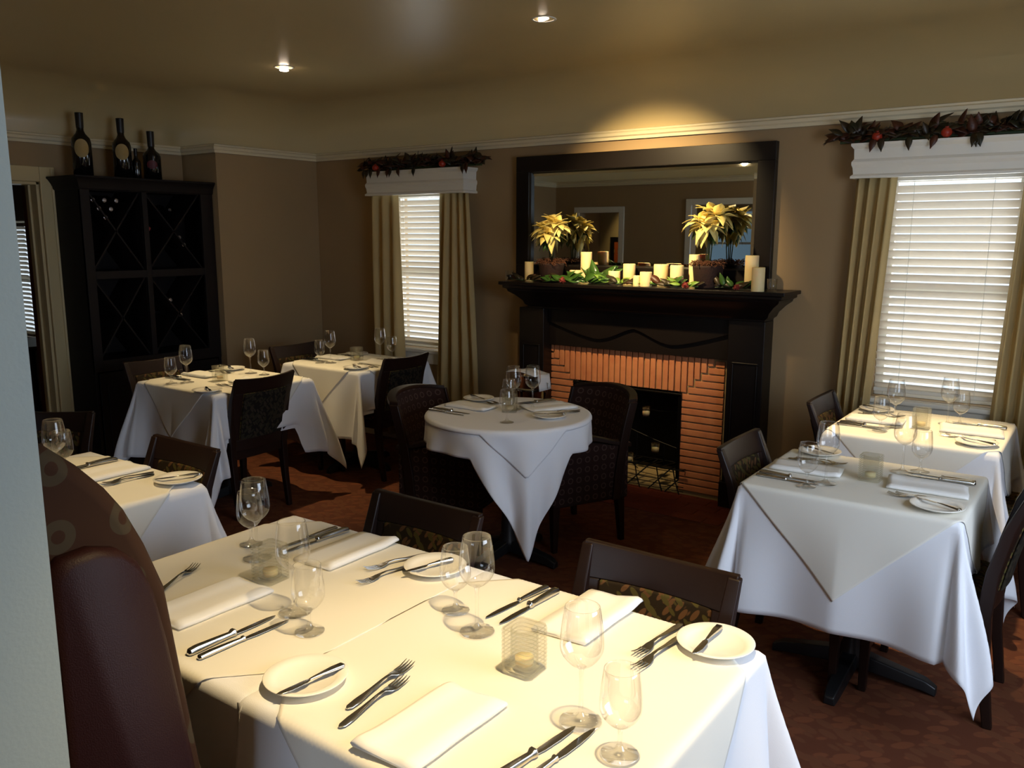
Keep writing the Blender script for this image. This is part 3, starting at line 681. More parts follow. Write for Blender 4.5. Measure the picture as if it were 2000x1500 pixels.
def fruit(loc, r, m_, name, label, cat, group):
    t = thing(name, label, cat, loc, 0, group); MB().sphere((0, 0, r), r, 16, (1, 1, .93)).make('fruit_body', m_, t, smooth=True)
    m = MB()
    for k in range(6):
        a = k*PI/3; m.tube([(r*.15*math.cos(a), r*.15*math.sin(a), r*1.88), (r*.3*math.cos(a), r*.3*math.sin(a), r*2.15)], [r*.12, r*.03], 5)
    m.make('crown', m_, t)
for px_, y, r, lb in ((1100, 4.655, .022, 'dark red spiky cone on the mantel left of centre'), (1340, 4.65, .02, 'reddish cone touching the right plant pot'), (1440, 4.66, .018, 'small red cone right of the right plant pot')):
    p = ony(px_, 560, y); rnd = random.Random(px_); t = thing('berry_cone', lb, 'cone', (p.x, y-.01, ZM+.001), 0, 'red cones on the mantel'); m = MB()
    m.sphere((0, 0, r), r*.8, 10)
    for k in range(60):
        d = Vector((rnd.gauss(0, 1), rnd.gauss(0, 1), rnd.gauss(0, 1))).normalized(); c = Vector((0, 0, r)); m.tube([c+d*r*.7, c+d*r*1.15 if (c+d*r*1.15).z > 0 else c+d*r*.75], [.003, .0015], 4)
    m.make('scales', 'berry', t)
# garlands above the windows
def garland(x0, x1, label, seed, fr):
    rnd = random.Random(seed); z0 = 1.95+.181; y = YW-.10; xc = (x0+x1)/2; t = thing('leaf_garland', label, 'garland', (xc, y, z0)); bs = {k: MB() for k in ('dark_leaf', 'brown_leaf')}
    MB().tube([(x0-xc+.02, 0, .012), (0, .01, .018), (x1-xc-.02, 0, .012)], .008, 6).make('twig', 'stem', t)
    n = int((x1-x0)*170)
    for k in range(n):
        x = x0-xc+(x1-x0)*(k+rnd.random())/n; e = rnd.uniform(-.12, 1.15); a = rnd.uniform(0, 2*PI)
        d = Vector((math.cos(a)*math.cos(e), math.sin(a)*math.cos(e)*.7, math.sin(e)))
        if d.y > .25: d.y = -d.y
        ed = min(1, (min(x-(x0-xc), (x1-xc)-x))/.06+.35)
        base = Vector((x, rnd.uniform(-.03, .03), .02+rnd.random()*.045*ed))
        leaf_into(bs['dark_leaf' if rnd.random() < .62 else 'brown_leaf'], base, d, Vector((0, -.8, .8)), rnd.uniform(.05, .095), rnd.uniform(.034, .052), curl=rnd.uniform(0, .9), fold=.15)
    for k in range(int((x1-x0)*9)):
        x = x0-xc+.05+(x1-x0-.1)*rnd.random(); d = Vector((rnd.uniform(-.4, .4), -.45, -1)); leaf_into(bs[rnd.choice(('dark_leaf', 'brown_leaf'))], Vector((x, -.07, .015)), d, Vector((0, -1, 0)), .07, .035, .2)
    bs['dark_leaf'].make('green_leaves', 'dark_leaf', t, smooth=True); bs['brown_leaf'].make('dry_leaves', 'brown_leaf', t, smooth=True)
    for f, lb in fr: fruit((f, y-.055, z0+.001), .026, 'pomegranate', 'pomegranate', lb, 'fruit', 'pomegranates in the garlands')
yg = YW-.13
garland(ony(703, 345, yg).x, ony(940, 325, yg).x, 'dark leaf garland on the cornice left of the fireplace', 31, [(ony(738, 340, yg).x, 'left orange fruit in the garland over the narrow window'), (ony(868, 330, yg).x, 'right orange fruit in the garland over the narrow window')])
garland(ony(1630, 290, yg).x, ony(2085, 270, yg).x, 'leafy garland with red and brown leaves over the right window', 37, [(ony(1714, 285, yg).x, 'left orange fruit in the garland over the bright window'), (ony(1849, 278, yg).x, 'right orange fruit in the garland over the bright window')])
# ------------------------------------------------------------------ wine cabinet
cxf = -5.62; ca0 = onx(166, 500, cxf).y; ca1 = YJ-.004; cz1 = 2.035
ct = thing('wine_cabinet', 'tall dark wooden wine rack cabinet with crossed lattice openings', 'cabinet', (cxf, (ca0+ca1)/2, 0)); cy = (ca0+ca1)/2; hy = (ca1-ca0)/2
o1, o2, o3, o4 = [onx(p, 450, cxf).y-cy for p in (180, 281, 291, 395)]
zt = onx(285, 376, cxf).z; zm1 = onx(285, 527, cxf).z; zm0 = onx(285, 542, cxf).z; zb = onx(300, 692, cxf).z; dep = XR-cxf+.006
m = MB(); m.box((dep, -hy, 0), (0, -hy+.02, cz1-.05)); m.box((dep, hy-.02, 0), (0, hy, cz1-.05)); m.box((dep, -hy+.02, 0), (dep+.015, hy-.02, cz1-.05))
m.box((dep+.015, -hy+.02, zb-.03), (0, hy-.02, zb)); m.box((dep+.015, o2, zb), (-.02, o3, zt)); m.box((dep+.015, -hy+.02, zm0), (-.02, hy-.02, zm1))
m.make('carcass', 'cabinet_wood', ct, bevel=.002)
m = MB(); m.box((-.02, -hy, zb-.08), (.004, o1, cz1-.05)); m.box((-.02, o4, zb-.08), (.004, hy, cz1-.05)); m.box((-.02, o2, zb), (.004, o3, zt)); m.box((-.02, o1, zt), (.004, o4, cz1-.05)); m.box((-.02, o1, zm0), (.004, o2, zm1)); m.box((-.02, o3, zm0), (.004, o4, zm1)); m.box((-.02, o1, zb-.08), (.004, o4, zb))
m.make('face_frame', 'cabinet_lattice', ct, bevel=.002)
m = MB(); rings = []
for e, z in ((0, cz1-.09), (.01, cz1-.08), (.015, cz1-.05), (.035, cz1-.02), (.045, cz1-.012), (.045, cz1)): rings.append([(dep, -hy-e, z), (e+.004, -hy-e, z), (e+.004, hy, z), (dep, hy, z)])
m.loft(rings); m.make('cornice', 'cabinet_wood', ct, bevel=.002)
for (a, c) in ((o1, o2), (o3, o4)):
    for (z0_, z1_) in ((zm1, zt), (zb, zm0)):
        m = MB()
        for s in (0, 1):
            p0 = Vector((0, a, z0_ if s == 0 else z1_)); p1 = Vector((0, c, z1_ if s == 0 else z0_)); dv = (p1-p0).normalized(); nn = Vector((0, -dv.z, dv.y))*.0055
            m.loft([[p0-nn+Vector((-.03, 0, 0)), p0+nn+Vector((-.03, 0, 0)), p0+nn+Vector((dep+.02, 0, 0)), p0-nn+Vector((dep+.02, 0, 0))], [p1-nn+Vector((-.03, 0, 0)), p1+nn+Vector((-.03, 0, 0)), p1+nn+Vector((dep+.02, 0, 0)), p1-nn+Vector((dep+.02, 0, 0))]])
        m.make('lattice', 'cabinet_lattice', ct)
for (a, c) in ((-hy+.03, -.004), (.004, hy-.03)):
    d_ = MB().box((-.018, a, .1), (.004, c, zb-.09)).box((.004, a+.05, .15), (.010, c-.05, zb-.14)).make('door', 'cabinet_wood', ct, bevel=.003)
    MB().sphere((.018, c-.03 if a < 0 else a+.03, zb-.22), .010, 10).make('knob', 'black_metal', d_, smooth=True)
MB().box((dep, -hy+.02, 0), (-.03, hy-.02, .1)).make('plinth', 'cabinet_wood', ct)
def bottle(name, label, loc, h, r, mlab, lab=None, rot=None, group=None, foil='bottle_foil', neck=.33, simple=False):
    t = thing(name, label, 'bottle', loc, 0, group)
    if rot: t.rotation_euler = rot
    nr = r*.36; s = h*(1-neck)
    MB().lathe([(0, .004), (r*.9, 0), (r, .006), (r, s*.86), (r*.9, s*.95), (r*.5, s*1.06), (nr, s*1.14), (nr, h*.985), (nr*1.12, h*.985), (nr*1.12, h), (0, h)], n=22).make('bottle_body', mlab, t, smooth=True)
    cap_ = MB().lathe([(nr*1.06, s*1.2), (nr*1.18, h*.99), (nr*1.18, h+.001), (0, h+.0015)], n=18).make('foil_cap', 'bottle_foil', t, smooth=True)
    if rot: MB().lathe([(nr*1.1, h+.0012), (nr*1.0, h+.0025), (0, h+.0025)], n=16).make('cap_end', foil, cap_, smooth=True)
    if lab:
        kind, z, hh_, wa, m_ = lab; m = MB()
        def f(u, v):
            uu, vv = u*2-1, v*2-1
            if kind == 'oval':
                L_ = math.hypot(uu, vv); k = max(abs(uu), abs(vv))/L_ if L_ > 0 else 1; uu *= k; vv *= k
            a = lab_a+uu*wa; return ((r+.0008)*math.cos(a), (r+.0008)*math.sin(a), z+vv*hh_)
        lab_a = math.atan2(-(loc[1]), -(loc[0])) ; m.grid(14, 14, f); m.make('label', m_, t, smooth=True)
    return t
xb = -5.78
def onb(pxc, top, base, wpx, x):
    p = onx(pxc, base, x); q = onx(pxc, top, x); dep_ = (p-Vector((0, 0, H))).dot(CF); return p.y, q.z-cz1, wpx/2*dep_/F
for pxc, tp, wpx, name, lb, lab in ((164, 222, 36, 'magnum_bottle', 'big dark bottle with round cream label, leftmost on the cabinet', ('oval', .62, .055*1.1, .75, 'bottle_label')),
        (242, 233, 34, 'magnum_bottle', 'big dark bottle with oval cream label, second on the cabinet', ('oval', .6, .055, .75, 'bottle_label')),
        (268, 291, 16, 'wine_bottle', 'small dark bottle between the two larger ones on the cabinet', None),
        (299, 258, 33, 'liqueur_bottle', 'round shouldered dark bottle with red label on the cabinet', ('oval', .5, .03, .6, 'red_label'))):
    y_, h_, r_ = onb(pxc, tp, 345, wpx, xb)
    l2 = None
    if lab: l2 = (lab[0], h_*(1-.36)*lab[1] if name != 'magnum_bottle' else h_*.44, lab[2], lab[3], lab[4])
    bottle(name, lb, (xb, y_, cz1+.001), h_, r_, 'bottle_glass', l2, neck=.36 if name != 'liqueur_bottle' else .42)
k = 0
ENDS = [((187.6, 388), 'top left'), ((210.5, 389), 'top middle'), ((234, 390), 'top right'), ((200, 405), 'second row left'), ((223.6, 406.5), 'second row right'), ((213, 423), 'bottom')]
def stored(pt, lb, foil='foil_end'):
    p = onx(pt[0], pt[1], cxf+.0); o = bottle('stored_bottle', lb, (cxf-.045-.30, p.y, p.z-.006), .30, .037, 'bottle_glass', None, (0, PI/2, 0), 'bottles lying in the wine rack', foil)
for pt, w_ in ENDS: stored(pt, 'bottle lying in the upper left rack opening, %s of six' % w_)
for pt, lb, fo in (((339, 408), 'faint bottle high in the upper right rack opening', 'bottle_foil'), ((297.5, 445), 'red capped bottle at the left of the upper right rack opening', 'red_foil_end'), ((357, 462.5), 'silver capped bottle on the upper right rack diagonal', 'foil_end'), ((366, 476.5), 'silver capped bottle lower on the upper right rack diagonal', 'foil_end'), ((340, 585), 'upper capped bottle in the lower right rack opening', 'foil_end'), ((360, 614), 'lower capped bottle in the lower right rack opening', 'foil_end')): stored(pt, lb, fo)
# ------------------------------------------------------------------ ceiling lights
def fixture(loc, label, down=False, tilt=0):
    t = thing('recessed_light', label, 'ceiling light', (loc[0], loc[1], CEIL)); m = MB()
    m.lathe([(.05, -.002), (.06, -.004), (.062, -.0005), (.05, -.0005), (.044, .03), (.05, -.002)], n=28).make('trim_ring', 'trim_white', t, smooth=True)
    z = -.022 if down else -.004
    b = MB().lathe([(0, z), (.026, z), (.028, z+.004), (.02, z+.02), (0, z+.02)], n=20).make('lamp', 'bulb', t, smooth=True)
    if tilt: b.rotation_euler = (tilt, 0, 0)
    return t
fixture(S1, 'lit recessed ceiling spotlight over the back left tables', True)
fixture(S2, 'tilted recessed ceiling spotlight aimed at the fireplace', False, .5)
for s, lb in ((S3, 'recessed ceiling spotlight above the front double table'), (S4, 'recessed ceiling spotlight above the window table'), (S5, 'recessed ceiling spotlight above the settee table'), (S6, 'added unseen ceiling spotlight filling in the round table')): fixture(s, lb, True)
# ------------------------------------------------------------------ settee
sx = -1.237
st = thing('banquette', 'high winged brown ring patterned banquette with dark red leather end', 'banquette', (sx, YF, 0))
prof = [(.012, .0), (.36, .0), (.345, .40), (.30, .60), (.268, .71), (.244, .9), (.224, 1.066), (.195, 1.15), (.165, 1.217), (.13, 1.27), (.10, 1.304), (.055, 1.345), (.012, 1.36)]
MB().loft([[(-.14, y, z) for y, z in prof], [(-.02, y, z) for y, z in prof], [(0, y-.012 if 0 < i < len(prof)-1 else y, z-.012 if z > .1 else z) for i, (y, z) in enumerate(prof)]]).make('end_wing', 'settee_fabric', st, bevel=.012, seg=3)
lp = [(.02, .02), (.30, .02), (.285, .4), (.262, .58), (.24, .70), (.216, .88), (.198, 1.0), (.18, 1.09), (.16, 1.14), (.13, 1.17), (.09, 1.183), (.045, 1.18), (.02, 1.16)]
cen = Vector((.12, .7))
def sh(k): return [(cen.x+(y-cen.x)*(1-k*1.0), cen.y+(z-cen.y)*(1-k*.18)) for y, z in lp]
rings = [[(-.001, y, z) for y, z in lp], [(.018, y, z) for y, z in lp], [(.030, y, z) for y, z in sh(.06)], [(.036, y, z) for y, z in sh(.16)]]
MB().loft(rings).make('leather_end_panel', 'leather', st, smooth=True)
MB().box((-2.0, .012, .15), (-.14, .16, 1.12)).make('backrest', 'settee_fabric', st, bevel=.03, seg=3)
MB().box((-2.0, .16, .28), (-.14, .56, .46)).make('seat', 'settee_fabric', st, bevel=.03, seg=3)
MB().box((-2.0, .03, .02), (-.14, .5, .28)).make('base', 'dark_wood', st, bevel=.004)
# ------------------------------------------------------------------ rooms seen in the mirror
YU = 2*YW-YF
al0 = ony(1168, 450, 2*YW-0.0).x
t = thing('framed_picture', 'framed picture of rings seen through the doorway in the mirror', 'picture', (-5.45, -0.62, 1.2))
MB().box((-.34, 0, -.3), (.34, .03, .43)).make('frame', 'art_frame', t, bevel=.004); MB().box((-.27, .03, -.23), (.27, .033, .36)).make('print', 'art_print', t)
struct(MB().box((XR, -.76, 0), (-4.4, -.64, CEIL-.002)).make('wall_inner', 'cream_paint'))
spot('picture_light', (-5.45, -.1, 2.6), (-5.45, -.6, 1.4), 16, 50, .7)
for (a, c, z) in ((-5.62, -5.05, 1.93), (-4.1, -3.32, 2.0)):
    m = MB(); m.box((a-.07, YF+.001, 0), (a, YF+.02, z+.07)); m.box((c, YF+.001, 0), (c+.07, YF+.02, z+.07)); m.box((a, YF+.001, z), (c, YF+.02, z+.07)); struct(m.make('trim_3', 'trim_white', bevel=.003))
# dark furniture glimpsed past the left doorway
p = ony(58, 662, 3.2)
t = thing('side_table', 'dark round topped table glimpsed through the left doorway', 'table', (p.x, 3.2, 0))
MB().lathe([(0, .76), (.34, .76), (.345, .775), (.34, .79), (0, .79)], n=30).make('table_top', 'dark_wood', t); MB().lathe([(.2, 0), (.2, .02), (.03, .05), (.03, .76)], n=16, cap=True).make('pedestal', 'table_base', t)
SIDE = (p.x, 3.2)
# ------------------------------------------------------------------ tables and cloths
ZT = 0.76; S_ = 1.062
def sm(a, b, x): t_ = min(1, max(0, (x-a)/(b-a))); return t_*t_*(3-2*t_)
def drape_rect(hx, hy, x, y, off, seed, corner=.20, foldA=.020, seats=()):
    sx = 1 if x > 0 else -1; sy = 1 if y > 0 else -1
    a = max(abs(x)-hx, 0); b = max(abs(y)-hy, 0)
    qx = max(-hx, min(hx, x)); qy = max(-hy, min(hy, y))
    if a == 0 and b == 0: 
        return Vector((x, y, off+.0006*math.sin(x*23+seed)*math.sin(y*19)))
    d = (a**2.6+b**2.6)**(1/2.6); th = math.atan2(b, a); r = .014
    if d < r*PI/2: out = r*math.sin(d/r); drop = r*(1-math.cos(d/r))
    else:
        e = d-r*PI/2; out = r+e*.10; drop = r+e*.99
    dx, dy = math.cos(th)*sx, math.sin(th)*sy
    c2 = math.sin(2*th)**2
    g = sm(.03, .45, d)
    # long folds grow downwards; they are strongest near the corners
    s = qy*sy if b == 0 else qx*sx
    L = hy if b == 0 else hx
    near = abs(s)/L
    wav = foldA*g*(.45+.9*near**2)*math.sin((s+.05*seed)*(19+2*math.sin(seed)) + seed*1.7)
    if a > 0 and b > 0: wav = foldA*g*1.2*math.sin(th*8+seed)+ foldA*g*(1.35)*math.sin(((hy if th < PI/4 else hx)+.05*seed)*(19+2*math.sin(seed))+seed*1.7)*(1-c2)
    out += wav + c2*d*corner + off
    # where a chair or bench is pushed in, the cloth lies on the seat
    for ax, sg, s0, hw_ in seats:
        if (ax == 'y' and b > a and sy == sg) or (ax == 'x' and a >= b and sx == sg):
            ss = (x if ax == 'y' else y)-s0; k_ = 1-sm(hw_, hw_+.07, abs(ss)); lim = .30
            if drop > lim-.04: drop = drop*(1-k_)+(lim-.04+.035*(1-math.exp(-(drop-lim+.04)*8)))*k_; out = out*(1-k_)+min(out, .018)*k_
    return Vector((qx+dx*out, qy+dy*out, off-drop))
def rot2(x, y, a): return x*math.cos(a)-y*math.sin(a), x*math.sin(a)+y*math.cos(a)
def cloth_obj(name, label, cat, loc, rz, x0, x1, y0, y1, fmap, n=76, group=None, thick=.0008):
    b = MB(); b.grid(n, n, lambda u, v: fmap(x0+(x1-x0)*u, y0+(y1-y0)*v)); o = b.make(name, name if name == 'top_cloth' else 'cloth', smooth=True)
    md = o.modifiers.new('thick', 'SOLIDIFY'); md.thickness = thick; md.offset = 1
    o.location = loc; o.rotation_euler = (0, 0, rz); return tag(o, label, cat, group)
def table_base(name, label, loc, hx, hy, round_=False, rz=0, group=None):
    t = thing(name, label, 'table', (loc[0], loc[1], 0), rz, group); z = ZT-.003
    if round_: MB().lathe([(0, z-.03), (hx-.004, z-.03), (hx-.002, z-.02), (hx-.004, z), (0, z)], n=40).make('table_top', 'dark_wood', t)
    else: MB().box((-hx+.003, -hy+.003, z-.03), (hx-.003, hy-.003, z)).make('table_top', 'dark_wood', t, bevel=.003)
    MB().lathe([(.0, .04), (.055, .04), (.05, .09), (.036, .13), (.036, z-.05), (.06, z-.03), (0, z-.03)], n=20).make('column', 'table_base', t, smooth=True)
    for k in range(4):
        a = k*PI/2; L = min(.29, max(hx, hy)-.04); c, s = math.cos(a), math.sin(a); R = Matrix.Rotation(a, 4, 'Z'); m = MB()
        rr = [[(.03, -.032, .035), (.03, .032, .035), (.03, .028, .095), (.03, -.028, .095)], [(L-.03, -.028, .012), (L-.03, .028, .012), (L-.03, .022, .052), (L-.03, -.022, .052)], [(L+.01, -.022, 0), (L+.01, .022, 0), (L+.01, .016, .03), (L+.01, -.016, .03)]]
        m.loft([[R @ Vector(p) for p in q_] for q_ in rr]); m.make('foot', 'table_base', t, bevel=.005)
    return t
#  name: centre x, centre y, half x, half y
T = {'T1L': (-1.69, 1.305, .385, .385), 'T1R': (-.927, 1.305, .374, .385), 'T2': (-3.01, 1.32, .385, .40), 'T3': (-4.45, 3.135, .38, .35),
     'T4': (-4.36, 4.16, .37, .33), 'T6': (-.683, 3.19, .352, .30), 'T7': (-.683, 4.27, .345, .345)}
OH = .47
over = {'T1L': (OH, .012, .36, .40), 'T1R': (.012, OH, .36, .40), 'T2': (OH, OH, .36, .44)}
desc = {'T1L': 'front left table beside the banquette wing', 'T1R': 'front right table nearest the camera', 'T2': 'table in front of the banquette', 'T3': 'back left table',
        'T4': 'back table near the narrow window', 'T5': 'round table before the fireplace', 'T6': 'nearer right hand table', 'T7': 'window table at the right'}
SEATS = {'T1L': [('y', 1, .02, .23), ('y', -1, -.1, .6)], 'T1R': [('y', 1, .06, .23)], 'T2': [('y', 1, .03, .23), ('y', -1, 0, .9)], 'T3': [('x', 1, -.05, .24), ('x', -1, -.08, .24)],
         'T4': [('x', 1, -.08, .24), ('x', -1, -.08, .24)], 'T6': [('x', 1, .06, .24), ('x', -1, -.04, .24)], 'T7': [('x', 1, .03, .24), ('x', -1, 0, .24)]}
for i, (k, (cx, cy_, hx, hy)) in enumerate(T.items()):
    table_base('dining_table', 'dark pedestal of the %s' % desc[k], (cx, cy_), hx, hy, group='square pedestal tables')
    l, r_, n_, f_ = over.get(k, (OH, OH, OH, OH))
    sd = 1.3+i*1.9
    cloth_obj('tablecloth', 'white undercloth hanging from the %s' % desc[k], 'tablecloth', (cx, cy_, ZT), 0, -hx-l, hx+r_, -hy-n_, hy+f_,
              lambda x, y, hx=hx, hy=hy, sd=sd, k=k: drape_rect(hx, hy, x, y, .0, sd, corner=.18, foldA=.028, seats=SEATS[k]), 84, 'white tablecloths')
    # the diamond-laid top cloth
    L = {'T6': .66, 'T7': .66, 'T3': .66, 'T4': .62}.get(k, .66)
    a0 = PI/4
    def f(x, y, hx=hx, hy=hy, sd=sd, k=k):
        X_, Y__ = rot2(x, y, a0)
        if k == 'T1L': X_ = min(X_, hx+.002)
        if k == 'T1R': X_ = max(X_, -hx-.002)
        p = drape_rect(hx, hy, X_, Y__, .0026, sd+.0, corner=.18, foldA=.028, seats=SEATS[k]); return p
    q_ = L/math.sqrt(2)
    cloth_obj('top_cloth', 'white top cloth laid as a diamond on the %s' % desc[k], 'tablecloth', (cx, cy_, ZT), 0, -q_, q_, -q_, q_, f, 110, 'white top cloths')
# round table
T5 = Vector((-2.445, 3.37)); R5 = .405
table_base('round_dining_table', 'dark pedestal of the round table before the fireplace', (T5.x, T5.y), R5, R5, True)
ph5 = math.atan2(-3.37, 2.445)+.19   # corner of the cloth towards the open floor
def rcloth(name, label, dmax, off, seed, n, amp=.02):
    def pt(ph, v):
        dd = ((ph-ph5+PI) % (2*PI))-PI; D = dmax(dd); rho = v*(R5+D)
        if rho <= R5: return Vector((rho*math.cos(ph), rho*math.sin(ph), off))
        d = rho-R5; r = .015
        if d < r*PI/2: out = r*math.sin(d/r); drop = r*(1-math.cos(d/r))
        else: e = d-r*PI/2; out = r+.07*e; drop = r+.99*e
        g = sm(.02, .35, d); out += amp*g*math.sin(ph*15+seed)+amp*.5*sm(.01, .1, d)*math.sin(ph*9+seed*2)+off
        ph2 = ph5+dd*(1-.38*sm(.1, .5, d)) if abs(dd) < 1 else ph
        return Vector(((R5+out)*math.cos(ph2), (R5+out)*math.sin(ph2), off-drop))
    b = MB(); m_ = b.bm; NP_, NR = n*2, 40; rings = []; c0 = m_.verts.new((0, 0, off))
    for j in range(1, NR+1): rings.append([m_.verts.new(pt(2*PI*i/NP_, (j/NR)**.8)) for i in range(NP_)])
    for i in range(NP_): m_.faces.new((c0, rings[0][i], rings[0][(i+1) % NP_]))
    for a_, b_ in zip(rings, rings[1:]):
        for i in range(NP_): k_ = (i+1) % NP_; m_.faces.new((a_[i], b_[i], b_[k_], a_[k_]))
    o = b.make(name, 'cloth', smooth=True); md = o.modifiers.new('thick', 'SOLIDIFY'); md.thickness = .0012; md.offset = 1
    o.location = (T5.x, T5.y, ZT); return tag(o, label, 'tablecloth')
def dm_under(d): return .145+.48*max(0, 1-abs(d)/.62)**.85*(1 if abs(d) < .62 else 0)
def dm_top(d): return .03+.20*max(0, 1-abs(d)/.5)
rcloth('tablecloth', 'white undercloth with a long pointed corner on the round table', dm_under, 0, .4, 110)['group'] = 'white tablecloths'
rcloth('top_cloth', 'small white top cloth with a short pointed corner on the round table', dm_top, .0035, .4, 90)['group'] = 'white top cloths'

# ------------------------------------------------------------------ chairs
def make_chair():
    t = thing('dining_chair', 'x', 'chair', group='dark dining chairs')
    def legpath(s): return [(s*.195, -.235, 0), (s*.198, -.205, .22), (s*.20, -.19, .42), (s*.203, -.205, .58), (s*.207, -.24, .74), (s*.212, -.295, .885)]
    for s in (-1, 1):
        m = MB(); w_ = [.015, .018, .021, .021, .020, .017]; dp = [.016, .020, .025, .022, .018, .012]
        m.loft([[(x-w_[i], y-dp[i], z), (x+w_[i], y-dp[i], z), (x+w_[i], y+dp[i], z), (x-w_[i], y+dp[i], z)] for i, (x, y, z) in enumerate(legpath(s))]); m.make('leg', 'dark_wood', t, bevel=.005)
    for s in (-1, 1):
        m = MB(); m.loft([[(s*.19+a*k, .19+b_*k, z) for a, b_ in ((-1, -1), (1, -1), (1, 1), (-1, 1))] for z, k in ((0, .014), (.22, .018), (.42, .021))]); m.make('leg', 'dark_wood', t, bevel=.004)
    m = MB(); m.box((-.205, -.205, .375), (.205, -.185, .43)).box((-.205, .18, .375), (.205, .205, .43)).box((-.21, -.19, .375), (-.188, .19, .43)).box((.188, -.19, .375), (.21, .19, .43)); m.make('seat_frame', 'dark_wood', t, bevel=.003)
    m = MB(); m.loft([[(-.205*k, -.185*k+.01, z), (.205*k, -.185*k+.01, z), (.215*k, .21*k, z), (-.215*k, .21*k, z)] for z, k in ((.43, 1), (.455, 1.02), (.475, .97), (.485, .88))]); m.make('seat', 'leaf_fabric', t, bevel=.012, seg=3)
    def back(u, z, off=0):
        x = u*.222*(.94+.06*z/.885); y0 = -.19-.105*max(0, (z-.42)/.465)**1.5
        return Vector((x, y0-.030*(1-u*u)+off, z))
    def slab(u0, u1, z0, z1, th, name, m_, n=12, crown=0, bev=.004):
        m = MB(); rings = []
        for i in range(n+1):
            u = u0+(u1-u0)*i/n; zt_ = z1+crown*(u*u); zs = [z0+(zt_-z0)*j/4 for j in range(5)]
            rings.append([back(u, z, th/2) for z in zs]+[back(u, z, -th/2) for z in zs[::-1]])
        m.loft(rings); return m.make(name, m_, t, bevel=bev)
    slab(-1, 1, .795, .880, .022, 'crest_rail', 'dark_wood', crown=.012)
    slab(-1, -.74, .50, .796, .020, 'side_rail', 'dark_wood', 4); slab(.74, 1, .50, .796, .020, 'side_rail', 'dark_wood', 4)
    slab(-.74, .74, .50, .796, .028, 'back_panel', 'leaf_fabric', bev=.008); slab(-.735, .735, .505, .791, .006, 'shaded_back', 'leaf_fabric_shaded', bev=.002).location = (0, -.0185, 0)  # thin rear slab carries the darkened fabric for the shaded side
    slab(-1, 1, .43, .502, .022, 'lower_rail', 'dark_wood')
    t.scale = (.955, .955, .955)
    return t
chair0 = make_chair()
def chair_at(pa, pb, facing, label, zt=.85, shift=0):
    """pa, pb: the two ends of the crest rail in the photograph; facing = direction the sitter looks"""
    p = (onz(*pa, zt)+onz(*pb, zt))/2; f = Vector((math.cos(facing), math.sin(facing), 0)); c = p+f*(.285+shift); dup(chair0, (c.x, c.y, 0), facing-PI/2, label)
    return c
def chair_xy(x, y, facing, label): dup(chair0, (x, y, 0), facing-PI/2, label)
chair_at((1128, 1048), (1468, 1130), -PI/2, 'dining chair with camel leaf pattern at the far side of the front right table')
chair_at((715, 952), (965, 1008), -PI/2, 'dark dining chair at the far side of the front left table')
chair_at((290, 845), (443, 882), -PI/2, 'dark dining chair at the far side of the table in front of the banquette')
chair_at((450, 742), (583, 722), PI+.05, 'dark dining chair seen from behind, right of the back left table')
chair_at((748, 700), (840, 688), PI, 'dark dining chair seen from behind at the table by the narrow window')
chair_xy(-4.66, 4.08, 0, 'dark dining chair left of the table by the narrow window')
chair_xy(-4.80, 3.05, 0, 'dark dining chair between the wine cabinet and the back left table')
chair_at((1392, 874), (1490, 838), 0, 'dining chair with a shiny crest rail left of the nearer right hand table')
chair_at((1580, 780), (1625, 767), 0, 'small looking dining chair beside the curtain, left of the window table')
chair_xy(-.43, 3.25, PI, 'dining chair seen from the side at the right edge, leaf pattern visible')
chair_xy(-.40, 4.30, PI, 'dining chair at the right edge, behind the nearest right hand one')
chair_at((66, 800), (122, 806), -PI/2+.6, 'dark dining chair near the left doorway behind the banquette')

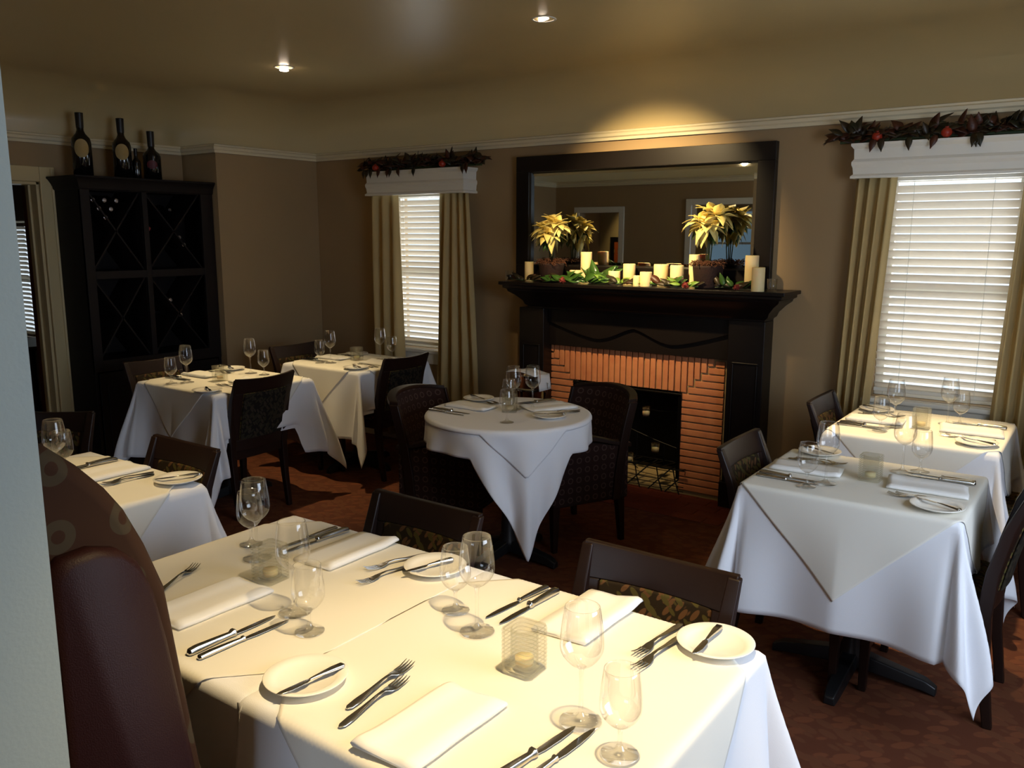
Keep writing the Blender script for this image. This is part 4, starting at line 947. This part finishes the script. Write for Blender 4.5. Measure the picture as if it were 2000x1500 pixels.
def make_armchair():
    t = thing('tub_armchair', 'x', 'armchair', group='ring patterned armchairs')
    for s in (-1, 1):
        m = MB(); pr = [(-.24, .25), (.23, .25), (.245, .40), (.25, .615), (.15, .61), (.02, .585), (-.12, .555), (-.24, .535)]
        m.prism(pr, lambda u, v: (s*.215, u, v), lambda u, v: (s*.275, u, v)); m.make('side_panel', 'ring_fabric', t, bevel=.012, seg=3)
        m = MB(); pts = [(.265, .605), (.20, .632), (.10, .625), (-.02, .60), (-.14, .565), (-.25, .545)]
        rings = []
        for (y, z) in pts: rings.append([(s*.208, y, z-.012), (s*.283, y, z-.012), (s*.280, y, z+.010), (s*.245, y, z+.016), (s*.210, y, z+.010)])
        m.loft(rings); m.make('arm_rail', 'dark_wood', t, bevel=.004)
    m = MB(); rings = []
    def bk_(u, z): 
        k = max(0, (z-.25)/.65); return Vector((u*(.265+.01*k), -.225-.13*k**1.6-.05*(1-u*u)*(.3+.7*k)+.05*abs(u)**3, z))
    n = 14
    for i in range(n+1):
        u = -1+2*i/n; top = .81-.03*u*u; zs = [.25+(top-.25)*j/6 for j in range(7)]
        rings.append([bk_(u, z)+Vector((0, .035, 0)) for z in zs]+[bk_(u, z)-Vector((0, .012, 0)) for z in zs[::-1]])
    m.loft(rings); m.make('back_panel', 'ring_fabric_back', t, bevel=.008)
    m = MB(); rings = []
    for i in range(n+1):
        u = -1+2*i/n; top = .81-.03*u*u; c = bk_(u, top)+Vector((0, .012, 0)); rings.append([c+Vector((0, -.028, -.012)), c+Vector((0, .028, -.012)), c+Vector((0, .026, .010)), c+Vector((0, -.026, .010))])
    m.loft(rings); m.make('crest_rail', 'dark_wood', t, bevel=.004)
    for s in (-1, 1):
        m = MB(); m.loft([[bk_(s*1.03, z)+Vector((a*.012, b_*.026+.01, 0)) for a, b_ in ((-1, -1), (1, -1), (1, 1), (-1, 1))] for z in (.25, .4, .55, .66, .775)]); m.make('back_post', 'dark_wood', t, bevel=.004)
    MB().box((-.22, -.23, .25), (.22, .235, .37)).make('seat_box', 'ring_fabric', t, bevel=.012, seg=3)
    MB().box((-.212, -.20, .371), (.212, .24, .46)).make('seat_cushion', 'ring_fabric', t, bevel=.025, seg=3)
    for sx_, sy_ in ((-1, -1), (1, -1), (1, 1), (-1, 1)):
        m = MB(); m.loft([[(sx_*.24+a*k, sy_*.205-(.02 if sy_ < 0 and z == 0 else 0)+b_*k, z) for a, b_ in ((-1, -1), (1, -1), (1, 1), (-1, 1))] for z, k in ((0, .014), (.251, .022))]); m.make('leg', 'dark_wood', t, bevel=.003)
    return t
arm0 = make_armchair()
dup(arm0, (-2.83, 3.46, 0), -PI/2+math.radians(14), 'dark ring patterned armchair left of the round table')
dup(arm0, (-2.395, 3.83, 0), math.radians(64)+PI-PI/2, 'dark ring patterned armchair at the round table in front of the fireplace')

# wine cooler with folded cloth
p = ony(1037, 728, 4.25); wz = p.z
t = thing('wine_cooler_stand', 'polished metal wine cooler on a stand left of the fireplace', 'wine cooler', (p.x, 4.25, 0))
MB().lathe([(.06, wz-.24), (.085, wz-.235), (.098, wz-.02), (.104, wz-.012), (.104, wz-.004), (.097, wz-.004), (.08, wz-.225), (0, wz-.225)], n=28).lathe([(0, wz-.24), (.061, wz-.24)], n=28).make('bucket', 'chrome', t, smooth=True)
m = MB(); m.lathe([(.092, wz-.105), (.098, wz-.105), (.098, wz-.095), (.092, wz-.095), (.092, wz-.105)], n=28)
for k in range(3):
    a = k*2*PI/3+.4; m.tube([(.1*math.cos(a), .1*math.sin(a), wz-.1), (.06*math.cos(a), .06*math.sin(a), wz-.4), (.15*math.cos(a), .15*math.sin(a), .0)], .006, 6)
m.make('stand', 'chrome', t)
for s in (-1, 1): MB().tube([(s*.10, 0, wz-.05), (s*.125, 0, wz-.055), (s*.125, 0, wz-.085), (s*.10, 0, wz-.09)], .004, 6).make('handle', 'chrome', t)
def fc(u, v):
    x = -.12+.27*u; y = -.10+.16*v
    if x > .105: return Vector((.105+(x-.105)*.35, y*.8, .006-(x-.105)*2.3))
    return Vector((x, y, .006+.012*math.sin(u*5)+.008*math.sin(v*6)))
b = MB(); b.grid(26, 14, fc); o = b.make('service_cloth', 'napkin_cloth', smooth=True); md = o.modifiers.new('t', 'SOLIDIFY'); md.thickness = .004
o.location = (p.x, 4.25, wz+.002); tag(o, 'white folded cloth draped over the wine cooler', 'cloth')
# ------------------------------------------------------------------ tableware prototypes
def proto_glass(name, h, R, rimr, baser, bowlh, grp):
    t = thing(name, 'x', 'glass', group=grp); zb = h-bowlh
    pr = [(baser*.0, .0006), (baser*.98, .0006), (baser, .0015), (baser*.95, .0032), (baser*.5, .006), (.008, .0125), (.0042, .022), (.0036, zb*.6), (.0045, zb-.006), (.009, zb+.001)]
    MB().lathe(pr, n=36).make('foot_and_stem', 'glass', t, smooth=True)
    bp = []
    for i in range(15):
        a = i/14; z = zb+bowlh*a
        if a < .36: r = .009+(R-.009)*math.sin(a/.36*PI/2)**.75
        else: r = R-(R-rimr)*((a-.36)/.64)**1.7
        bp.append((r, z))
    MB().lathe([(0, zb+.0005)]+bp+[(bp[-1][0]-.0008, h+.0008), (bp[-1][0]-.0012, h-.0008)], n=40).make('bowl', 'glass', t, smooth=True)
    return t
gL = proto_glass('wine_glass', .226, .0405, .032, .040, .118, 'large wine glasses')
gS = proto_glass('water_goblet', .160, .037, .0305, .034, .108, 'small goblets')
pl0 = tag(MB().lathe([(0, .003), (.045, .003), (.047, 0), (.052, .0005), (.06, .006), (.083, .013), (.0845, .015), (.083, .016), (.062, .0095), (.056, .006), (0, .0055)], n=44).make('bread_plate', 'porcelain', smooth=True), 'x', 'plate', 'white bread plates')
def make_fork():
    m = MB(); L = .2
    sec = [(0, .0030, .0), (.008, .0085, .0), (.03, .0095, .001), (.07, .0055, .004), (.11, .0033, .008), (.13, .0045, .007), (.142, .0105, .0035), (.156, .0125, .001), (.160, .0125, .001)]
    m.loft([[(-w_, y, z+.001), (w_, y, z+.001), (w_*.8, y, z+.0035), (-w_*.8, y, z+.0035)] for y, w_, z in sec])
    for k in range(4):
        x = -.0108+k*.0072; m.loft([[(x-w_, y, z+.001), (x+w_, y, z+.001), (x+w_, y, z+.0028), (x-w_, y, z+.0028)] for y, w_, z in ((.158, .0021, .001), (.175, .0017, .0014), (.19, .0014, .0045), (.2, .0006, .0075))])
    return tag(m.make('dinner_fork', 'steel', bevel=.0007, seg=1), 'x', 'fork', 'steel forks')
def make_knife(steak):
    t = thing('steak_knife' if steak else 'table_knife', 'x', 'knife', group='steel knives'); m = MB()
    if steak:
        m.loft([[(-w_, y, .001), (w_, y, .001), (w_*1.05, y, h/2+.001), (w_*.7, y, h+.001), (-w_*.7, y, h+.001), (-w_*1.05, y, h/2+.001)] for y, w_, h in ((0, .004, .006), (.004, .0085, .012), (.02, .009, .014), (.07, .0075, .012), (.105, .0065, .010), (.112, .009, .014), (.118, .009, .014), (.122, .005, .008))])
        y0 = .121
    else:
        m.loft([[(-w_, y, .001), (w_, y, .001), (w_*1.05, y, h/2+.001), (w_*.7, y, h+.001), (-w_*.7, y, h+.001), (-w_*1.05, y, h/2+.001)] for y, w_, h in ((0, .003, .004), (.004, .0075, .008), (.03, .0075, .009), (.085, .0055, .008), (.105, .0045, .007), (.108, .0062, .009), (.113, .0062, .009), (.116, .004, .005))])
        y0 = .115
    m.make('handle', 'steel', t, bevel=.0012, seg=2)
    L = .232; m = MB()
    m.loft([[(-.0015-a, y, .0012+.001), (b_, y, .0012), (b_, y, .0026), (-.0015-a, y, .0028)] for y, a, b_ in ((y0-.002, .004, .004), (y0+.02, .006, .007), (y0+.06, .006, .0075), (y0+.09, .005, .006), (L-.006, .002, .003), (L, -.001, .0005))])
    m.make('blade', 'steel', t, bevel=.0006, seg=1); return t
def make_butter():
    t = thing('butter_knife', 'x', 'knife', group='butter knives')
    MB().loft([[(-w_, y, z), (w_, y, z), (w_*.8, y, z+h), (-w_*.8, y, z+h)] for y, w_, h, z in ((0, .003, .003, 0), (.006, .0085, .006, 0), (.03, .008, .006, .001), (.07, .004, .004, .002), (.085, .003, .003, .002))]).make('handle', 'steel', t, bevel=.001)
    MB().loft([[(-a, y, .002), (b_, y, .002), (b_, y, .0034), (-a, y, .0034)] for y, a, b_ in ((.084, .003, .003), (.095, .008, .005), (.13, .0095, .005), (.152, .006, .004), (.16, -.0005, .0015))]).make('blade', 'steel', t, bevel=.0005, seg=1)
    return t
fork0 = make_fork(); kn0 = make_knife(True); kn1 = make_knife(False); bk0 = make_butter()
def make_napkin():
    # a napkin folded in thirds, the roll at one side standing a little higher
    m = MB(); W, L = .135, .26
    pr = [(-W/2, .001), (-W/2-.003, .006), (-W/2, .012), (-W/2+.03, .014), (0, .0105), (W/2-.035, .012), (W/2-.012, .019), (W/2, .014), (W/2+.003, .007), (W/2-.002, .001)]
    rings = []; n = 16
    for i in range(n+1):
        v = i/n; y = -L/2+L*v; e = min(1, min(v, 1-v)*9+.72); k = 1+.05*math.sin(v*5)
        rings.append([(x*(1+.015*math.sin(v*9)), y+.006*math.sin(x*28), .001+(z-.001)*e*k+(.006*sm(.75, 1, v)*(1 if x > .02 else .2))) for x, z in pr])
    m.loft(rings); o = m.make('folded_napkin', 'napkin_cloth', smooth=True); return tag(o, 'x', 'napkin', 'folded white napkins')
nap0 = make_napkin()
def make_holder():
    t = thing('candle_holder', 'x', 'candle holder', group='square cut glass candle holders'); m = MB(); n = 11; hgt = .095; s = .0375; ri = .026
    def ring(s_, z, k=24):
        out = []
        for i in range(k):
            a = 2*PI*(i+.5)/k; c, sn = math.cos(a), math.sin(a); q_ = s_/max(abs(c), abs(sn)); q_ = min(q_, s_*1.32); out.append((q_*c, q_*sn, z))
        return out
    def circ(r, z, k=24): return [(r*math.cos(2*PI*(i+.5)/k), r*math.sin(2*PI*(i+.5)/k), z) for i in range(k)]
    rings = [ring(s*.96, 0)]
    for i in range(n):
        z0 = hgt*i/n; z1 = hgt*(i+1)/n; rings += [ring(s, z0+.0008), ring(s, z1-.0035), ring(s-.0045, z1-.0028), ring(s-.0045, z1-.0006)]
    rings += [ring(s-.001, hgt), circ(ri+.001, hgt)]
    for i in range(n, 1, -1): rings += [circ(ri, hgt*i/n-.001), circ(ri, hgt*(i-1)/n+.003), circ(ri+.0035, hgt*(i-1)/n+.002)]
    rings += [circ(ri, .012)]
    m.loft(rings); m.make('holder_body', 'cut_glass', t)
    MB().lathe([(0, .013), (.019, .013), (.0195, .029), (0, .028)], n=20).make('tealight', 'wax', t, smooth=True)
    return t
ch0 = make_holder()
Z0 = ZT+.0055
def put(proto, p, rz, label, z=Z0): dup(proto, (p[0], p[1], z), rz, label)
def along(proto, a, b_, label, z=Z0, ln=None, tilt=0, at='a'):
    """lay a long object with its handle end at a, pointing to b"""
    d = Vector((b_[0]-a[0], b_[1]-a[1])); rz = math.atan2(d.y, d.x)-PI/2
    if ln: c = (Vector((a[0], a[1]))+Vector((b_[0], b_[1])))/2-d.normalized()*ln/2; a = (c.x, c.y)
    dup(proto, (a[0], a[1], z), (tilt, 0, rz) if tilt else rz, label)
O = lambda px, py, z=Z0: onz(px, py, z)
# ---- front right and left tables, placed item by item
G = [(gL, (503, 1090), 'large wine glass on the front left table, farther left pair'), (gS, (491, 1063), 'small goblet behind the farther left wine glass, front left table'),
 (gL, (577, 1195), 'large wine glass behind the near goblet on the front left table'), (gS, (605, 1233), 'small goblet in front of the ribbed holder, front left table'),
 (gS, (890, 1192), 'small goblet left of the middle wine glass, far side of front right table'), (gL, (932, 1233), 'large wine glass left of the ribbed holder on the front right table'),
 (gL, (1134, 1408), 'largest looking wine glass at the near side of the front right table'), (gS, (1210, 1473), 'small goblet nearest the camera on the front right table')]
for pr, pp, lb in G: put(pr, O(*pp), .3, lb)
put(ch0, O(529, 1131)+Vector((0, 0, 0)), .04, 'square ribbed glass candle holder on the front left table')
put(ch0, O(1024, 1307), .03, 'square ribbed glass candle holder on the front right table')
for pp, lb in (((598, 1330), 'white bread plate at the near side of the front right table'), ((850, 1112), 'white bread plate half behind the goblet, far side of front left table'), ((1397, 1262), 'white bread plate at the far right corner of the front right table')): put(pl0, O(*pp), 0, lb)
zp = Z0+.0145
along(bk0, O(675, 1298, zp), O(538, 1360, zp), 'butter knife across the near plate of the front right table', zp, .16)
along(bk0, O(878, 1094, zp), O(795, 1117, zp), 'butter knife across the plate at the far side of the front left table', zp, .16)
along(bk0, O(1408, 1222, zp), O(1352, 1280, zp), 'butter knife across the plate at the far right corner', zp, .16)
FK = [((683, 1382), (798, 1300), 'farther dinner fork of the near setting, front right table'), ((650, 1432), (803, 1318), 'nearest dinner fork, left of the near napkin'), ((1328, 1222), (1245, 1280), 'dinner fork beside the far napkin of the front right table'),
 ((1323, 1249), (1250, 1303), 'shorter looking fork next to the far right plate'), ((826, 1085), (726, 1112), 'dinner fork beside the far napkin of the front left table'), ((793, 1109), (726, 1133), 'fork touching the plate of the front left table'), ((322, 1150), (366, 1119), 'dinner fork mostly hidden by the banquette wing')]
for a, b_, lb in FK: along(fork0, O(*a), O(*b_), lb, Z0, .2)
KN = [(kn1, (1070, 1148), (948, 1208), 'slim table knife at the far side of the front right table'), (kn0, (1087, 1157), (978, 1218), 'steak knife with shiny bolster at the far side of the front right table'),
 (kn0, (670, 1040), (567, 1075), 'steak knife at the far side of the front left table'), (kn1, (645, 1037), (550, 1070), 'slim table knife at the far side of the front left table'),
 (kn0, (373, 1278), (533, 1206), 'steak knife beside the banquette wing on the front left table'), (kn1, (388, 1288), (563, 1213), 'slim table knife nearer the camera beside the banquette wing'),
 (kn0, (985, 1515), (1095, 1440), 'steak knife at the bottom edge of the photo, front right table'), (kn1, (1040, 1520), (1132, 1448), 'slim table knife at the bottom edge of the photo, front right table')]
for pr, a, b_, lb in KN: along(pr, O(*a), O(*b_), lb, Z0, .232)
NP = [((679, 1078), 'folded white napkin at the far side of the front left table', 0), ((410, 1180), 'folded white napkin beside the banquette wing', PI), ((845, 1420), 'folded white napkin nearest the camera', PI), ((1150, 1206), 'folded white napkin at the far side of the front right table', 0)]
for pp, lb, r_ in NP: put(nap0, O(*pp), r_-.02, lb)
# ---- generic place settings on the other tables
def setting(c, face, edge, side, tb, skip=(), glasses=None, plate=None, rnd=random.Random(3)):
    """c = table centre, face = direction the diner looks, edge = distance centre to table edge on his side"""
    f = Vector((math.cos(face), math.sin(face))); u = Vector((f.y, -f.x)); e = Vector(c)-f*edge
    P = lambda a, b_: e+u*a+f*b_
    j = lambda s=.004: rnd.uniform(-s, s)
    where = 'at the %s side of the %s' % (side, tb)
    W = face-PI/2
    if 'nap' not in skip: put(nap0, P(j(), .14+j()), W+j(.05), 'folded white napkin '+where)
    if 'fork' not in skip:
        for k, a in enumerate((-.125, -.155)): put(fork0, P(a, .025+j()+.02*k), W+j(.05), ('inner' if k == 0 else 'outer')+' dinner fork '+where)
    if 'knife' not in skip:
        put(kn0, P(.15, .01+j()), W+j(.04), 'steak knife '+where); put(kn1, P(.185, .01+j()), W+j(.04), 'slim table knife '+where)
    if 'plate' not in skip:
        p_ = Vector(plate[:2]) if plate is not None else P(-.235, .13); put(pl0, p_, 0, 'white bread plate '+where)
        q_ = p_-f*.075-u*.03; put(bk0, q_, W-.45, 'butter knife on plate '+where, zp)
    ps = glasses or [(gL, P(.155, .27)), (gS, P(.235, .235))]
    for pr, p_ in ps: put(pr, p_, j(3), ('large wine glass ' if pr is gL else 'small goblet ')+where)
c = lambda k: T[k][:2]
setting(c('T2'), -PI/2, .40, 'far', desc['T2'], glasses=[(gL, (-3.07, 1.43)), (gS, (-3.16, 1.50))], plate=O(348, 940))
setting(c('T3'), PI, .38, 'right', desc['T3'], glasses=[(gL, O(490, 729)), (gS, O(516, 732))], plate=O(405, 765))
setting(c('T3'), 0, .38, 'left', desc['T3'], glasses=[(gL, O(366, 747)), (gS, O(335, 749))], plate=O(453, 722))
put(ch0, O(430, 743), 0, 'square ribbed glass candle holder on the '+desc['T3'])
setting(c('T4'), PI, .37, 'right', desc['T4'], glasses=[(gL, O(743, 702)), (gS, O(766, 700))], plate=O(695, 720))
setting(c('T4'), 0, .37, 'left', desc['T4'], glasses=[(gL, O(646, 709)), (gS, O(625, 709))], plate=O(697, 693))
put(ch0, O(697, 703), 0, 'square ribbed glass candle holder on the '+desc['T4'])
setting(c('T6'), PI, .352, 'right', desc['T6'], glasses=[(gL, O(1762, 922)), (gS, O(1797, 921))], plate=O(1830, 993))
setting(c('T6'), 0, .352, 'left', desc['T6'], glasses=[(gL, O(1612, 944)), (gS, O(1575, 950))], plate=O(1601, 886))
put(ch0, O(1699, 937), 0, 'square ribbed glass candle holder on the '+desc['T6'])
setting(c('T7'), PI, .345, 'right', desc['T7'], glasses=[(gL, O(1850, 829)), (gS, O(1874, 829))], plate=O(1907, 868))
setting(c('T7'), 0, .345, 'left', desc['T7'], glasses=[(gL, O(1745, 834)), (gS, O(1718, 842))], plate=O(1712, 802))
put(ch0, O(1798, 836), 0, 'square ribbed glass candle holder on the '+desc['T7'])
put(gL, (SIDE[0]+.08, SIDE[1]-.1), 0, 'wine glass standing on the dark table beyond the left doorway', .7905)
# round table: two settings at an angle
setting(T5, math.radians(2), R5-.03, 'left', desc['T5'], glasses=[(gL, O(1003, 800)), (gS, O(990, 825))], plate=O(935, 781))
setting(T5, math.radians(243), R5-.03, 'right', desc['T5'], glasses=[(gL, O(1012, 800)+Vector((.05, .06, 0))), (gS, O(1006, 806)+Vector((-.06, .03, 0)))], plate=O(1072, 815))
p = O(1003, 797)
put(ch0, (T5.x-.005, T5.y+.02), .5, 'square ribbed glass candle holder on the round table')
for o in bpy.data.objects:
    if '_used' in o: del o['_used']
